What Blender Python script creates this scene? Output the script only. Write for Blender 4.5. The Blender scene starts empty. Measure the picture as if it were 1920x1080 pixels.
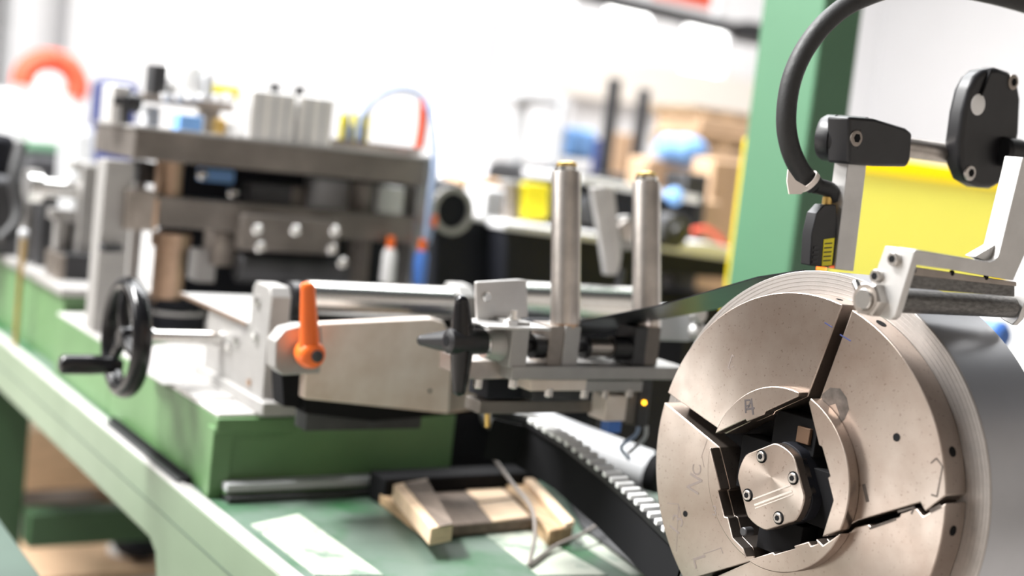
import bpy, bmesh, math, random
from mathutils import Vector, Matrix
random.seed(4)
S = bpy.context.scene
COL = S.collection
# ------------------------------------------------------------------ camera
F, CX, CY = 2430.0, 960.0, 540.0
EX = Vector((0.83537222, 0.04000216, 0.54822722))      # world X, Y, Z seen in camera axes (right, down, forward)
EY = Vector((-0.53847274, -0.14085763, 0.83078652))
EZ = Vector((0.11045524, -0.98922139, -0.09612848))
CAM = Vector((0, 0, 1.35))
cd = bpy.data.cameras.new('camera'); cam = bpy.data.objects.new('camera', cd); COL.objects.link(cam)
cam.matrix_world = Matrix(((EX[0], -EX[1], -EX[2], CAM.x), (EY[0], -EY[1], -EY[2], CAM.y), (EZ[0], -EZ[1], -EZ[2], CAM.z), (0, 0, 0, 1)))
cd.sensor_width = 36; cd.lens = F / 1920 * 36; cd.clip_start = .02; cd.clip_end = 200
cd.dof.use_dof = True; cd.dof.focus_distance = 1.42; cd.dof.aperture_fstop = 2.0; cd.dof.aperture_blades = 9
S.camera = cam
# ------------------------------------------------------------------ world, lights, exposure
w = bpy.data.worlds.new('world'); S.world = w; w.use_nodes = True
bg = w.node_tree.nodes['Background']; bg.inputs[0].default_value = (.93, .96, 1, 1); bg.inputs[1].default_value = .06
def area(name, loc, target, sx, sy, power, col=(1, 1, 1)):
    l = bpy.data.lights.new(name, 'AREA'); l.shape = 'RECTANGLE'; l.size = sx; l.size_y = sy; l.energy = power; l.color = col
    o = bpy.data.objects.new(name, l); COL.objects.link(o); o.location = loc
    o.rotation_euler = (Vector(target) - Vector(loc)).to_track_quat('-Z', 'Y').to_euler()
    return o
area('window_light_left', (-3.8, 5.2, 3.9), (1.0, 2.4, 1.0), 6.0, 2.6, 320, (1, .985, .96))
area('ceiling_lamp_left', (-1.5, 3.1, 5.2), (.6, 1.9, 1.0), 2.4, .7, 720, (1, .99, .97))
area('ceiling_lamp_near', (1.6, 4.2, 5.2), (1.4, 3.2, 0), 5.0, 2.2, 420, (.97, .985, 1))
area('window_light_front', (4.2, -3.9, 1.7), (2.2, 1.5, 1.1), 4.5, 2.2, 14, (1, .99, .97))  # added fill behind the camera for bright metal reflections; no window there
area('ceiling_lamp_far', (6.8, 9.0, 6.4), (7.2, 10.0, 0), 8.0, 6.0, 860, (1, .99, .97))
area('ceiling_lamp_right', (11.5, 4.5, 6.4), (13.0, 5.0, 0), 5.0, 5.0, 420, (1, .99, .97))  # unseen fill, added to brighten the right wall
S.view_settings.view_transform = 'Standard'; S.view_settings.look = 'None'
S.view_settings.exposure = 0.25; S.view_settings.gamma = 1.0; S.view_settings.use_curve_mapping = False
# ------------------------------------------------------------------ measuring: a pixel of the 1920x1080 frame plus one known coordinate gives a point
def P(px, py, X=None, Y=None, Z=None, D=None):
    q = Vector(((px - CX) / F, (py - CY) / F, 1.0))
    d = Vector((EX.dot(q), EY.dot(q), EZ.dot(q)))
    if D is not None: t = D
    elif X is not None: t = (X - CAM.x) / d.x
    elif Y is not None: t = (Y - CAM.y) / d.y
    else: t = (Z - CAM.z) / d.z
    return CAM + d * t
def rY(l, t, r, b, Y):          # extent (x0,x1,z0,z1) of a rectangle facing -Y
    my, mx = (t + b) / 2, (l + r) / 2
    return P(l, my, Y=Y).x, P(r, my, Y=Y).x, P(mx, b, Y=Y).z, P(mx, t, Y=Y).z
# ------------------------------------------------------------------ materials
MATS = {}
def mat(name, col, rough=.5, metal=0., var=.0, scale=8., bump=0., col2=None, coat=0., emit=None, es=0., alpha=None, spec=.5, stretch=None, transm=0., detail=4, edge=(.35, .7)):
    if name in MATS: return MATS[name]
    m = bpy.data.materials.new(name); m.use_nodes = True; MATS[name] = m
    nt = m.node_tree; b = nt.nodes['Principled BSDF']
    b.inputs['Base Color'].default_value = (*col, 1); b.inputs['Roughness'].default_value = rough; b.inputs['Metallic'].default_value = metal
    b.inputs['Specular IOR Level'].default_value = spec
    if coat: b.inputs['Coat Weight'].default_value = coat; b.inputs['Coat Roughness'].default_value = .08
    if emit: b.inputs['Emission Color'].default_value = (*emit, 1); b.inputs['Emission Strength'].default_value = es
    if transm: b.inputs['Transmission Weight'].default_value = transm
    if alpha is not None: b.inputs['Alpha'].default_value = alpha
    if var or bump or col2:
        tc = nt.nodes.new('ShaderNodeTexCoord'); mp = nt.nodes.new('ShaderNodeMapping')
        if stretch: mp.inputs['Scale'].default_value = stretch
        nz = nt.nodes.new('ShaderNodeTexNoise'); nz.inputs['Scale'].default_value = scale; nz.inputs['Detail'].default_value = detail; nz.inputs['Roughness'].default_value = .6
        nt.links.new(tc.outputs['Object'], mp.inputs[0]); nt.links.new(mp.outputs[0], nz.inputs['Vector'])
        cr = nt.nodes.new('ShaderNodeValToRGB')
        c2 = col2 or tuple(c * (1 - var) for c in col)
        cr.color_ramp.elements[0].position = edge[0]; cr.color_ramp.elements[1].position = edge[1]
        cr.color_ramp.elements[0].color = (*c2, 1); cr.color_ramp.elements[1].color = (*col, 1)
        nt.links.new(nz.outputs['Fac'], cr.inputs[0]); nt.links.new(cr.outputs[0], b.inputs['Base Color'])
        mr = nt.nodes.new('ShaderNodeMapRange'); mr.inputs['To Min'].default_value = min(1, rough * 1.25); mr.inputs['To Max'].default_value = rough * .85
        nt.links.new(nz.outputs['Fac'], mr.inputs['Value']); nt.links.new(mr.outputs[0], b.inputs['Roughness'])
        if bump:
            bp = nt.nodes.new('ShaderNodeBump'); bp.inputs['Strength'].default_value = bump; bp.inputs['Distance'].default_value = .002
            nt.links.new(nz.outputs['Fac'], bp.inputs['Height']); nt.links.new(bp.outputs[0], b.inputs['Normal'])
    return m
ANI = 0.0
def worn_steel():               # turned steel with a warm tint painted in for reflected brown surroundings, fine pitting and oil spots
    m = bpy.data.materials.new('turned_steel'); m.use_nodes = True; MATS['turned_steel'] = m
    nt = m.node_tree; L = nt.links; b = nt.nodes['Principled BSDF']; b.inputs['Metallic'].default_value = .92
    tc = nt.nodes.new('ShaderNodeTexCoord')
    def noise(sc, det, ro=.6):
        n = nt.nodes.new('ShaderNodeTexNoise'); n.inputs['Scale'].default_value = sc; n.inputs['Detail'].default_value = det; n.inputs['Roughness'].default_value = ro
        L.new(tc.outputs['Object'], n.inputs['Vector']); return n.outputs['Fac']
    def ramp(f, p0, p1, c0, c1):
        r = nt.nodes.new('ShaderNodeValToRGB'); e = r.color_ramp.elements; e[0].position = p0; e[1].position = p1; e[0].color = (*c0, 1); e[1].color = (*c1, 1)
        L.new(f, r.inputs[0]); return r.outputs[0]
    def mix(a, bb, fac, mode='MULTIPLY'):
        n = nt.nodes.new('ShaderNodeMix'); n.data_type = 'RGBA'; n.blend_type = mode
        if isinstance(fac, float): n.inputs[0].default_value = fac
        else: L.new(fac, n.inputs[0])
        L.new(a, n.inputs[6]); L.new(bb, n.inputs[7]); return n.outputs[2]
    base = ramp(noise(9, 5), .3, .72, (.37, .295, .25), (.51, .45, .405))
    pits = ramp(noise(260, 2), .30, .36, (.38, .32, .28), (1, 1, 1))
    blot = ramp(noise(28, 6, .7), .27, .36, (.55, .48, .42), (1, 1, 1))
    c = mix(base, pits, .5); c = mix(c, blot, .35)
    L.new(c, b.inputs['Base Color'])
    mr = nt.nodes.new('ShaderNodeMapRange'); mr.inputs['To Min'].default_value = .40; mr.inputs['To Max'].default_value = .25
    L.new(noise(40, 4), mr.inputs['Value']); L.new(mr.outputs[0], b.inputs['Roughness'])
    vm = nt.nodes.new('ShaderNodeVectorMath'); vm.operation = 'CROSS_PRODUCT'; vm.inputs[1].default_value = (1, 0, 0)
    L.new(tc.outputs['Object'], vm.inputs[0]); nm_ = nt.nodes.new('ShaderNodeVectorMath'); nm_.operation = 'NORMALIZE'; L.new(vm.outputs[0], nm_.inputs[0])
    vt = nt.nodes.new('ShaderNodeVectorTransform'); vt.vector_type = 'VECTOR'; vt.convert_from = 'OBJECT'; vt.convert_to = 'WORLD'
    L.new(nm_.outputs[0], vt.inputs[0]); L.new(vt.outputs[0], b.inputs['Tangent'])       # turning marks run around the shaft
    b.inputs['Anisotropic'].default_value = .85; b.inputs['Anisotropic Rotation'].default_value = ANI
    return m
worn_steel()
def translucent(name, col, clear):      # coloured acrylic: part diffuse, part light shining through, a little clear
    m = bpy.data.materials.new(name); m.use_nodes = True; MATS[name] = m
    nt = m.node_tree; L = nt.links; b = nt.nodes['Principled BSDF']; out = nt.nodes['Material Output']
    b.inputs['Base Color'].default_value = (*col, 1); b.inputs['Roughness'].default_value = .3
    t = nt.nodes.new('ShaderNodeBsdfTranslucent'); t.inputs[0].default_value = (*col, 1)
    x = nt.nodes.new('ShaderNodeMixShader'); x.inputs[0].default_value = .6; L.new(b.outputs[0], x.inputs[1]); L.new(t.outputs[0], x.inputs[2])
    tr = nt.nodes.new('ShaderNodeBsdfTransparent'); tr.inputs[0].default_value = (*[min(1, c * 1.02) for c in col], 1)
    y = nt.nodes.new('ShaderNodeMixShader'); y.inputs[0].default_value = clear; L.new(x.outputs[0], y.inputs[1]); L.new(tr.outputs[0], y.inputs[2]); L.new(y.outputs[0], out.inputs[0])
mat('steel', (.62, .57, .53), .34, 1, .35, 14)
mat('bright_steel', (.80, .79, .77), .22, 1, .12, 30)
mat('bolt_steel', (.60, .57, .54), .3, 1, .2, 60)
mat('old_steel', (.42, .37, .33), .42, .9, .45, 10)
mat('beam_steel', (.235, .21, .19), .5, .75, .4, 9)
mat('plate_steel', (.86, .79, .74), .42, .3, .22, 7, col2=(.62, .51, .43))
mat('anodised', (.82, .81, .80), .42, .7, .1, 18)
mat('aluminium', (.62, .61, .60), .42, .8, .14, 18)
mat('aluminium_matt', (.40, .39, .38), .5, .6, .14, 14)
mat('painted_grey', (.52, .53, .55), .45, 0, .2, 6)
mat('bronze', (.56, .39, .28), .34, 1, .3, 14)
mat('brass', (.70, .48, .16), .3, 1, .2, 20)
mat('dark_rod', (.20, .195, .19), .45, .8, .45, 40, stretch=(3, 8, 8))
mat('black_plastic', (.009, .009, .011), .38, 0, .15, 40)
mat('black_gloss', (.006, .006, .007), .2, 0, spec=.4)
mat('rust_brown', (.10, .055, .03), .6, .3)
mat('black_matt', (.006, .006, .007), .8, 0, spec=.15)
mat('black_paint', (.010, .011, .016), .6, 0, .3, 5, spec=.2)
mat('dark_metal', (.075, .075, .08), .45, .6, .4, 9)
mat('rubber', (.013, .013, .014), .55, 0, bump=.3, scale=120)
mat('strip_steel', (.028, .029, .034), .3, .6, .1, 5)
mat('coil_wrap', (.48, .49, .52), .3, .85, .16, 4)
mat('coil_edge', (.50, .47, .45), .38, .85, .15, 60)
mat('green_paint', (.26, .44, .25), .42, 0, .12, 5)
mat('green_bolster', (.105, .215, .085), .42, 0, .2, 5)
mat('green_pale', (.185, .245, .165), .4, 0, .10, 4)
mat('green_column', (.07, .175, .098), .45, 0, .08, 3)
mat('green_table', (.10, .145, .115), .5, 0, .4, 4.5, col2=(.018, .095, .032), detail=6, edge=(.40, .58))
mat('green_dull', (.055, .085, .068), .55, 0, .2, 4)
mat('green_dark', (.03, .075, .03), .5, 0, .2, 4)  # darkened green; the shade under the table is put into this colour
mat('cream_paint', (.42, .45, .38), .5, 0, .15, 14, col2=(.15, .21, .165), edge=(.36, .5), detail=6)
mat('worn_top', (.66, .64, .63), .35, .35, .3, 9)
mat('orange_plastic', (.86, .145, .012), .4, 0, coat=.15)
mat('yellow', (.97, .84, .02), .45, 0, .08, 6)
translucent('yellow_pane', (.88, .85, .34), .35); translucent('yellow_acrylic', (.98, .84, .03), .0)
mat('red', (.78, .10, .045), .5, 0, .15, 5)
mat('blue', (.07, .20, .62), .4, 0, .2, 5)
mat('sky_blue', (.22, .45, .88), .5, 0, .15, 8)
mat('navy', (.015, .03, .15), .5, 0, .3, 4)
mat('white_paint', (.80, .80, .82), .5, 0, .06, 3)
mat('white_plastic', (.80, .80, .80), .4, 0, .06, 8)
mat('wall_paint', (.86, .86, .88), .8, 0, .05, .6)
mat('wall_grey', (.74, .74, .76), .8)
mat('wall_tan', (.78, .72, .66), .8)
mat('wall_warm', (.40, .36, .32), .85, 0, .2, .8)
mat('concrete', (.46, .42, .385), .7, 0, .25, 2.5, bump=.1)
mat('cardboard', (.62, .42, .27), .8, 0, .2, 4)
mat('wood', (.56, .38, .22), .65, 0, .45, 9, stretch=(10, 1.2, 10))
mat('wood_pale', (.78, .58, .40), .7, 0, .2, 9, stretch=(1.5, 8, 8))
mat('wood_dark', (.20, .155, .125), .75, 0, .4, 9, stretch=(10, 1.5, 10))
mat('window_glow', (1, 1, 1), .5, emit=(1, .99, .97), es=6.0)
mat('led', (1, .6, .02), .3, emit=(1, .45, .02), es=5.0)
mat('led_red', (1, .2, .02), .3, emit=(1, .15, .02), es=3.0)
mat('ink', (.055, .045, .045), .7)
mat('stain', (.19, .165, .15), .42, .9, .5, 70)
mat('pen', (.20, .165, .15), .6, .3)
mat('polish', (.86, .82, .78), .22, 1)
mat('lead_grey', (.20, .175, .16), .5)
mat('zip_tie', (.80, .72, .66), .5)
mat('clear_hose', (.30, .38, .55), .3)
M = MATS
# ------------------------------------------------------------------ mesh building
def basis(d):
    d = Vector(d).normalized(); a = Vector((0, 0, 1)) if abs(d.z) < .9 else Vector((1, 0, 0))
    u = d.cross(a).normalized(); return d, u, d.cross(u)
class MB:
    def __init__(s, mtx=None): s.v, s.f, s.m = [], [], mtx
    def add(s, vs, fs):
        o = len(s.v); s.v += [(s.m @ Vector(v)) if s.m else Vector(v) for v in vs]; s.f += [tuple(i + o for i in f) for f in fs]; return s
    def box(s, x0, x1, y0, y1, z0, z1):
        return s.hexa([(x0, y0, z0), (x1, y0, z0), (x1, y1, z0), (x0, y1, z0), (x0, y0, z1), (x1, y0, z1), (x1, y1, z1), (x0, y1, z1)])
    def hexa(s, p): return s.add(p, [(3, 2, 1, 0), (4, 5, 6, 7), (0, 1, 5, 4), (1, 2, 6, 5), (2, 3, 7, 6), (3, 0, 4, 7)])
    def obox(s, c, ax, ay, az):     # oriented box: centre and three half vectors
        c, ax, ay, az = map(Vector, (c, ax, ay, az))
        return s.hexa([c - ax - ay - az, c + ax - ay - az, c + ax + ay - az, c - ax + ay - az, c - ax - ay + az, c + ax - ay + az, c + ax + ay + az, c - ax + ay + az])
    def prism(s, poly, axis, a0, a1):
        n = len(poly)
        def pt(p, a): return {'X': (a, p[0], p[1]), 'Y': (p[0], a, p[1]), 'Z': (p[0], p[1], a)}[axis]
        vs = [pt(p, a0) for p in poly] + [pt(p, a1) for p in poly]
        return s.add(vs, [tuple(range(n))[::-1], tuple(range(n, 2 * n))] + [(i, (i + 1) % n, n + (i + 1) % n, n + i) for i in range(n)])
    def extrude(s, pts, vec):       # planar 3D polygon pushed along vec
        n = len(pts); vec = Vector(vec); vs = [Vector(p) for p in pts] + [Vector(p) + vec for p in pts]
        return s.add(vs, [tuple(range(n))[::-1], tuple(range(n, 2 * n))] + [(i, (i + 1) % n, n + (i + 1) % n, n + i) for i in range(n)])
    def lathe(s, p0, d, prof, n=28):
        p0 = Vector(p0); d, u, w_ = basis(d); vs, fs = [], []
        for t, r in prof:
            for k in range(n):
                a = 2 * math.pi * k / n; vs.append(p0 + d * t + (u * math.cos(a) + w_ * math.sin(a)) * r)
        m = len(prof)
        for i in range(m - 1):
            for k in range(n): fs.append((i * n + k, i * n + (k + 1) % n, (i + 1) * n + (k + 1) % n, (i + 1) * n + k))
        fs.append(tuple(range(n))[::-1]); fs.append(tuple((m - 1) * n + k for k in range(n)))
        return s.add(vs, fs)
    def cyl(s, p0, p1, r, r1=None, n=28, ch=0):
        p0, p1 = Vector(p0), Vector(p1); L = (p1 - p0).length; r1 = r if r1 is None else r1
        pr = [(0, r), (L, r1)] if not ch else [(0, r - ch), (ch, r), (L - ch, r1), (L, r1 - ch)]
        return s.lathe(p0, p1 - p0, pr, n)
    def ring(s, c, d, r0, r1, h, n=40):
        c = Vector(c); d, u, w_ = basis(d); vs, fs = [], []
        for t, r in ((0, r0), (0, r1), (h, r1), (h, r0)):
            for k in range(n):
                a = 2 * math.pi * k / n; vs.append(c + d * t + (u * math.cos(a) + w_ * math.sin(a)) * r)
        for i in range(4):
            j = (i + 1) % 4
            for k in range(n): fs.append((i * n + k, i * n + (k + 1) % n, j * n + (k + 1) % n, j * n + k))
        return s.add(vs, fs)
    def sphere(s, c, r, n=20, sc=(1, 1, 1)):
        c = Vector(c); vs = [c + Vector((0, 0, r * sc[2]))]; fs = []; m = n // 2
        for i in range(1, m):
            th = math.pi * i / m
            for k in range(n):
                a = 2 * math.pi * k / n; vs.append(c + Vector((r * sc[0] * math.sin(th) * math.cos(a), r * sc[1] * math.sin(th) * math.sin(a), r * sc[2] * math.cos(th))))
        vs.append(c - Vector((0, 0, r * sc[2])))
        for k in range(n):
            fs.append((0, 1 + k, 1 + (k + 1) % n)); fs.append((len(vs) - 1, 1 + (m - 2) * n + (k + 1) % n, 1 + (m - 2) * n + k))
        for i in range(m - 2):
            for k in range(n): fs.append((1 + i * n + k, 1 + (i + 1) * n + k, 1 + (i + 1) * n + (k + 1) % n, 1 + i * n + (k + 1) % n))
        return s.add(vs, fs)
    def torus(s, c, d, R, r, n=48, m=14, a0=0, a1=2 * math.pi, squash=1.):
        c = Vector(c); d, u, w_ = basis(d); vs, fs = [], []; full = abs(a1 - a0 - 2 * math.pi) < 1e-6; N = n if full else n + 1
        for k in range(N):
            a = a0 + (a1 - a0) * k / n; rad = u * math.cos(a) + w_ * math.sin(a)
            for j in range(m):
                b = 2 * math.pi * j / m; vs.append(c + rad * (R + r * math.cos(b)) + d * r * squash * math.sin(b))
        for k in range(n):
            k2 = (k + 1) % N
            for j in range(m): fs.append((k * m + j, k2 * m + j, k2 * m + (j + 1) % m, k * m + (j + 1) % m))
        if not full: fs += [tuple(range(m)), tuple(range((N - 1) * m, N * m))[::-1]]
        return s.add(vs, fs)
    def tube(s, path, r, n=12, sub=8):
        pts = [Vector(p) for p in path]
        if sub > 1 and len(pts) > 2:
            q = [pts[0] * 2 - pts[1]] + pts + [pts[-1] * 2 - pts[-2]]; out = []
            for i in range(1, len(q) - 2):
                a, b, c_, d = q[i - 1:i + 3]
                for k in range(sub):
                    t = k / sub; out.append(.5 * ((2 * b) + (c_ - a) * t + (2 * a - 5 * b + 4 * c_ - d) * t * t + (3 * b - a - 3 * c_ + d) * t ** 3))
            pts = out + [pts[-1]]
        vs, fs = [], []; u = None
        for i, p in enumerate(pts):
            d = (pts[min(i + 1, len(pts) - 1)] - pts[max(i - 1, 0)]).normalized()
            u = basis(d)[1] if u is None else (u - d * u.dot(d)).normalized()
            w_ = d.cross(u); rr = r[0] + (r[1] - r[0]) * i / (len(pts) - 1) if isinstance(r, tuple) else r
            for k in range(n):
                a = 2 * math.pi * k / n; vs.append(p + (u * math.cos(a) + w_ * math.sin(a)) * rr)
        for i in range(len(pts) - 1):
            for k in range(n): fs.append((i * n + k, i * n + (k + 1) % n, (i + 1) * n + (k + 1) % n, (i + 1) * n + k))
        fs += [tuple(range(n))[::-1], tuple((len(pts) - 1) * n + k for k in range(n))]
        return s.add(vs, fs)
    def band(s, path, width, thick):    # flat band: path of points, width vector, thickness vector
        wv, tv = Vector(width), Vector(thick); vs, fs = [], []
        for p in path:
            p = Vector(p); vs += [p, p + wv, p + wv + tv, p + tv]
        for i in range(len(path) - 1):
            for k in range(4): fs.append((4 * i + k, 4 * i + (k + 1) % 4, 4 * i + 4 + (k + 1) % 4, 4 * i + 4 + k))
        fs += [(3, 2, 1, 0), tuple(4 * (len(path) - 1) + k for k in range(4))]
        return s.add(vs, fs)
    def build(s, name, m, parent=None, bev=0., smooth=38, seg=2):
        me = bpy.data.meshes.new(name); o = bpy.data.objects.new(name, me); COL.objects.link(o)
        if parent is None:
            xs, ys, zs = zip(*s.v); org = Vector(((min(xs) + max(xs)) / 2, (min(ys) + max(ys)) / 2, min(zs))); inv = Matrix.Translation(-org)
            o.location = org; WM[o] = inv
        else:
            inv = WM[parent]; o.parent = parent; WM[o] = inv
        me.from_pydata([inv @ v for v in s.v], [], s.f); me.materials.append(M[m])
        b = bmesh.new(); b.from_mesh(me); bmesh.ops.recalc_face_normals(b, faces=b.faces); b.to_mesh(me); b.free()
        if smooth:
            me.polygons.foreach_set('use_smooth', [True] * len(me.polygons)); me.set_sharp_from_angle(angle=math.radians(smooth))
        if bev:
            bv = o.modifiers.new('bevel', 'BEVEL'); bv.width = bev; bv.segments = seg; bv.limit_method = 'ANGLE'; bv.angle_limit = math.radians(40); bv.harden_normals = False
        return o
WM = {}
def tag(o, label, cat, group=None, kind=None):
    o['label'] = label; o['category'] = cat
    if group: o['group'] = group
    if kind: o['kind'] = kind
    return o
def thing(name, label, cat, loc, group=None, mtx=None):
    o = bpy.data.objects.new(name, None); COL.objects.link(o); o.empty_display_size = .05
    if mtx is None: mtx = Matrix.Translation(Vector(loc))
    o.matrix_world = mtx; WM[o] = mtx.inverted()
    return tag(o, label, cat, group)
def struct(o): o['kind'] = 'structure'; return o
def B(x0, x1, y0, y1, z0, z1): return MB().box(x0, x1, y0, y1, z0, z1)
def arc(r, a0, a1, n=40, c=(0, 0)):
    return [(c[0] + r * math.cos(math.radians(a0 + (a1 - a0) * i / n)), c[1] + r * math.sin(math.radians(a0 + (a1 - a0) * i / n))) for i in range(n + 1)]
def cap_screw(p, d, r, h, parent, m='bolt_steel', sock='black_matt', name='cap_screw'):
    p, d = Vector(p), Vector(d).normalized()
    o = MB().lathe(p, d, [(0, r), (h * .8, r), (h, r * .86), (h, r * .62)], 20).build(name, m, parent, smooth=30)
    MB().lathe(p + d * (h - .0003), d, [(0, r * .56), (.0007, r * .56)], 6).build('hex_socket', sock, o)
    return o
def hex_bolt(p, d, r, h, parent, m='bolt_steel', name='hex_bolt'):
    return MB().lathe(p, d, [(0, r), (h * .75, r), (h, r * .82)], 6).build(name, m, parent, smooth=0)
def text_mesh(s, size, mtx, name, m, parent, thick=.00025):
    cu = bpy.data.curves.new(name, 'FONT'); cu.body = s; cu.size = size; cu.extrude = thick; cu.align_x = 'CENTER'; cu.align_y = 'CENTER'
    t = bpy.data.objects.new(name + '_tmp', cu); COL.objects.link(t)
    dg = bpy.context.evaluated_depsgraph_get(); me = bpy.data.meshes.new_from_object(t.evaluated_get(dg))
    bpy.data.objects.remove(t); bpy.data.curves.remove(cu)
    o = bpy.data.objects.new(name, me); COL.objects.link(o); me.materials.clear(); me.materials.append(M[m])
    o.parent = parent; me.transform(WM[parent] @ mtx); WM[o] = WM[parent]
    return o

# ================================================================== SETTING
struct(B(-7, 18, -4, 16, -.1, 0).build('floor', 'concrete', smooth=0))
wl = struct(MB().box(-7.2, 18.2, 14.5, 14.7, 0, 7).build('wall_far', 'wall_paint', smooth=0))
wr = struct(MB().box(16, 16.2, -4, 14.5, 0, 7).build('wall_right', 'wall_paint', smooth=0))
struct(MB().box(-7.2, 18.2, -4.2, -4, 0, 6).build('wall_front', 'wall_warm', smooth=0))
struct(MB().box(-7.2, -7, -4, 14.5, 0, 2.2).build('wall_left', 'wall_warm', smooth=0))

# ================================================================== DECOILER MANDREL, COIL
CTR = Vector((1.02458871, .97902675, 1.04549198)); AX = Vector((.99728643, .07142946, -.01782167)).normalized()
AY = Vector((0, 0, 1)).cross(AX).normalized(); AZ = AX.cross(AY)
SM = Matrix(((AX.x, AY.x, AZ.x, CTR.x), (AX.y, AY.y, AZ.y, CTR.y), (AX.z, AY.z, AZ.z, CTR.z), (0, 0, 0, 1)))   # local: x along the shaft, y away, z up
RS = .2
man = thing('decoiler_mandrel', 'large round steel expanding mandrel with four segments and black square centre', 'mandrel', CTR, mtx=SM)
def SPM(): return MB(SM)
ch1 = [(.0926, .0251), (.0522, .0514), (.0496, .0493), (.0268, .0628), (.0254, .0664), (-.0159, .0916)]
ch2 = [(-.0733, -.0440), (-.0801, -.0031), (-.0689, .0179), (-.0715, .0205), (-.0561, .047), (-.0521, .0475), (-.0306, .0884)]
ch3 = [(.0204, -.0977), (-.0126, -.079), (-.015, -.0808), (-.0412, -.0662), (-.0388, -.0643), (-.057, -.0539), (-.0609, -.0575), (-.0687, -.0526), (-.0659, -.0481), (-.0757, -.0523)]
ch4 = [(.0985, .0086), (.0740, -.0338), (.0776, -.0365), (.0626, -.0617), (.0572, -.0612), (.0465, -.081), (.0294, -.0878), (.024, -.1010)]
segs = [
    arc(RS, 102.4, 15.0, 48) + ch1,
    arc(RS, 106.3, 170.3, 40) + [(-.1775, .0122), (-.1705, .0191), (-.1021, -.0191), (-.0956, -.0245)] + ch2,
    arc(RS, 172.5, 304.9, 60) + ch3 + [(-.0956, -.0318), (-.0997, -.0267), (-.1151, -.019), (-.1182, -.0203), (-.1498, -.0012), (-.1508, .0027), (-.1682, .0125), (-.1761, .007)],
    arc(RS, -52, 11.4, 40) + ch4,
]
cres = [
    arc(.0975, 99.4, 15.2, 30) + ch1[1:],
    arc(.0990, 109.1, 198.1, 30) + ch2[0:],
    arc(.1010, 199.5, 281.8, 30) + ch3[1:],
    arc(.0990, -76.5, 5.0, 30) + ch4[1:-1],
]
seg_objs = []
for i in range(4):
    s_ = SPM().prism(segs[i], 'X', 0, .034).build('mandrel_segment', 'turned_steel', man, bev=.0011, smooth=30)
    seg_objs.append(s_)
    c_ = SPM().prism(cres[i], 'X', -.016, 0).build('jaw_crescent', 'turned_steel', man, bev=.0011, smooth=30)
def disc(a, y, z, r, name, m, parent, depth=.0004, n=20):
    return SPM().lathe((a + depth, y, z), (-1, 0, 0), [(0, r), (depth * 2, r)], n).build(name, m, parent)
# bores in the faces
disc(0, -.1328, .0752, .0042, 'bore', 'black_matt', seg_objs[1]); disc(0, .1371, -.081, .0036, 'bore', 'black_matt', seg_objs[3])
disc(0, -.012, -.172, .0042, 'bore', 'black_matt', seg_objs[2])
# threaded bores in the rims
def rim_bore(ang, a, r, k):
    d = Vector((0, math.cos(math.radians(ang)), math.sin(math.radians(ang))))
    SPM().lathe(Vector((a, 0, 0)) + d * (RS - .002), d, [(0, r), (.0024, r)], 20).build('rim_bore', 'black_matt', seg_objs[k])
for ang, a, r, k in ((108.5, .018, .0036, 1), (114.2, .017, .0058, 1), (158.5, .017, .0052, 1), (180.5, .017, .0052, 2), (97, .018, .0036, 0), (60, .017, .005, 0)): rim_bore(ang, a, r, k)
# dark inside: carrier plate, guide blocks, shaft, hub cap
SPM().lathe((.0335, 0, 0), (1, 0, 0), [(0, .188), (.02, .188)], 48).build('carrier_plate', 'black_matt', man)
for k, (y, z, hy, hz) in enumerate(((.050, .0, .022, .03), (-.045, -.012, .02, .03), (.0, .048, .03, .02), (0, -.068, .03, .02))):
    MB(SM).box(.006, .034, y - hy, y + hy, z - hz, z + hz).build('guide_block', 'black_matt', man, bev=.001)
MB(SM).box(.002, .018, -.024, -.006, .040, .058).build('wedge_block', 'rust_brown', man, bev=.001)
hc = (0, -.0104)
def flat_disc(r, fl, n=80, rot=0):
    out = []
    for i in range(n):
        a = 2 * math.pi * i / n; rr = r
        for fa, fr in fl:
            dd = math.cos(a - math.radians(fa))
            if dd > .2: rr = min(rr, fr / dd)
        out.append((hc[0] + rr * math.cos(a), hc[1] + rr * math.sin(a)))
    return out
fl = [(60, .0425), (150, .0425), (240, .0425), (330, .0425)]
hub = SPM().prism(flat_disc(.0475, fl), 'X', -.021, .0).build('hub_cap', 'turned_steel', man, bev=.0012, smooth=30)
SPM().prism(flat_disc(.0495, fl), 'X', -.0095, .034).build('shaft_end', 'black_paint', man, bev=.001, smooth=30)
for y, z in ((.0174, .0289), (-.0294, .0174), (.0289, -.0172), (-.0176, -.0292)):
    p = SM @ Vector((-.0205, hc[0] + y, hc[1] + z))
    SPM().lathe((-.0211, hc[0] + y, hc[1] + z), (-1, 0, 0), [(-.001, .0072), (.0003, .0072)], 24).build('counterbore', 'black_matt', hub)
    cap_screw(p, -AX, .0056, .0030, hub)
for off, wd in ((-.006, .0016), (-.0125, .0022), (-.016, .001)):     # polished wear streaks across the hub cap
    d2 = Vector((0, -.83, .50)).normalized(); n2 = Vector((0, .50, .83)).normalized()
    cpt = Vector((-.0212, hc[0], hc[1])) + n2 * off
    SPM().obox(cpt, (.0002, 0, 0), d2 * .028, n2 * wd * .5).build('wear_streak', 'polish', hub)
p = SM @ Vector((-.004, .032, -.070)); MB().lathe(p, -AX, [(0, .005), (.012, .005), (.013, .004)], 16).build('set_screw', 'dark_metal', man)
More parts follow.
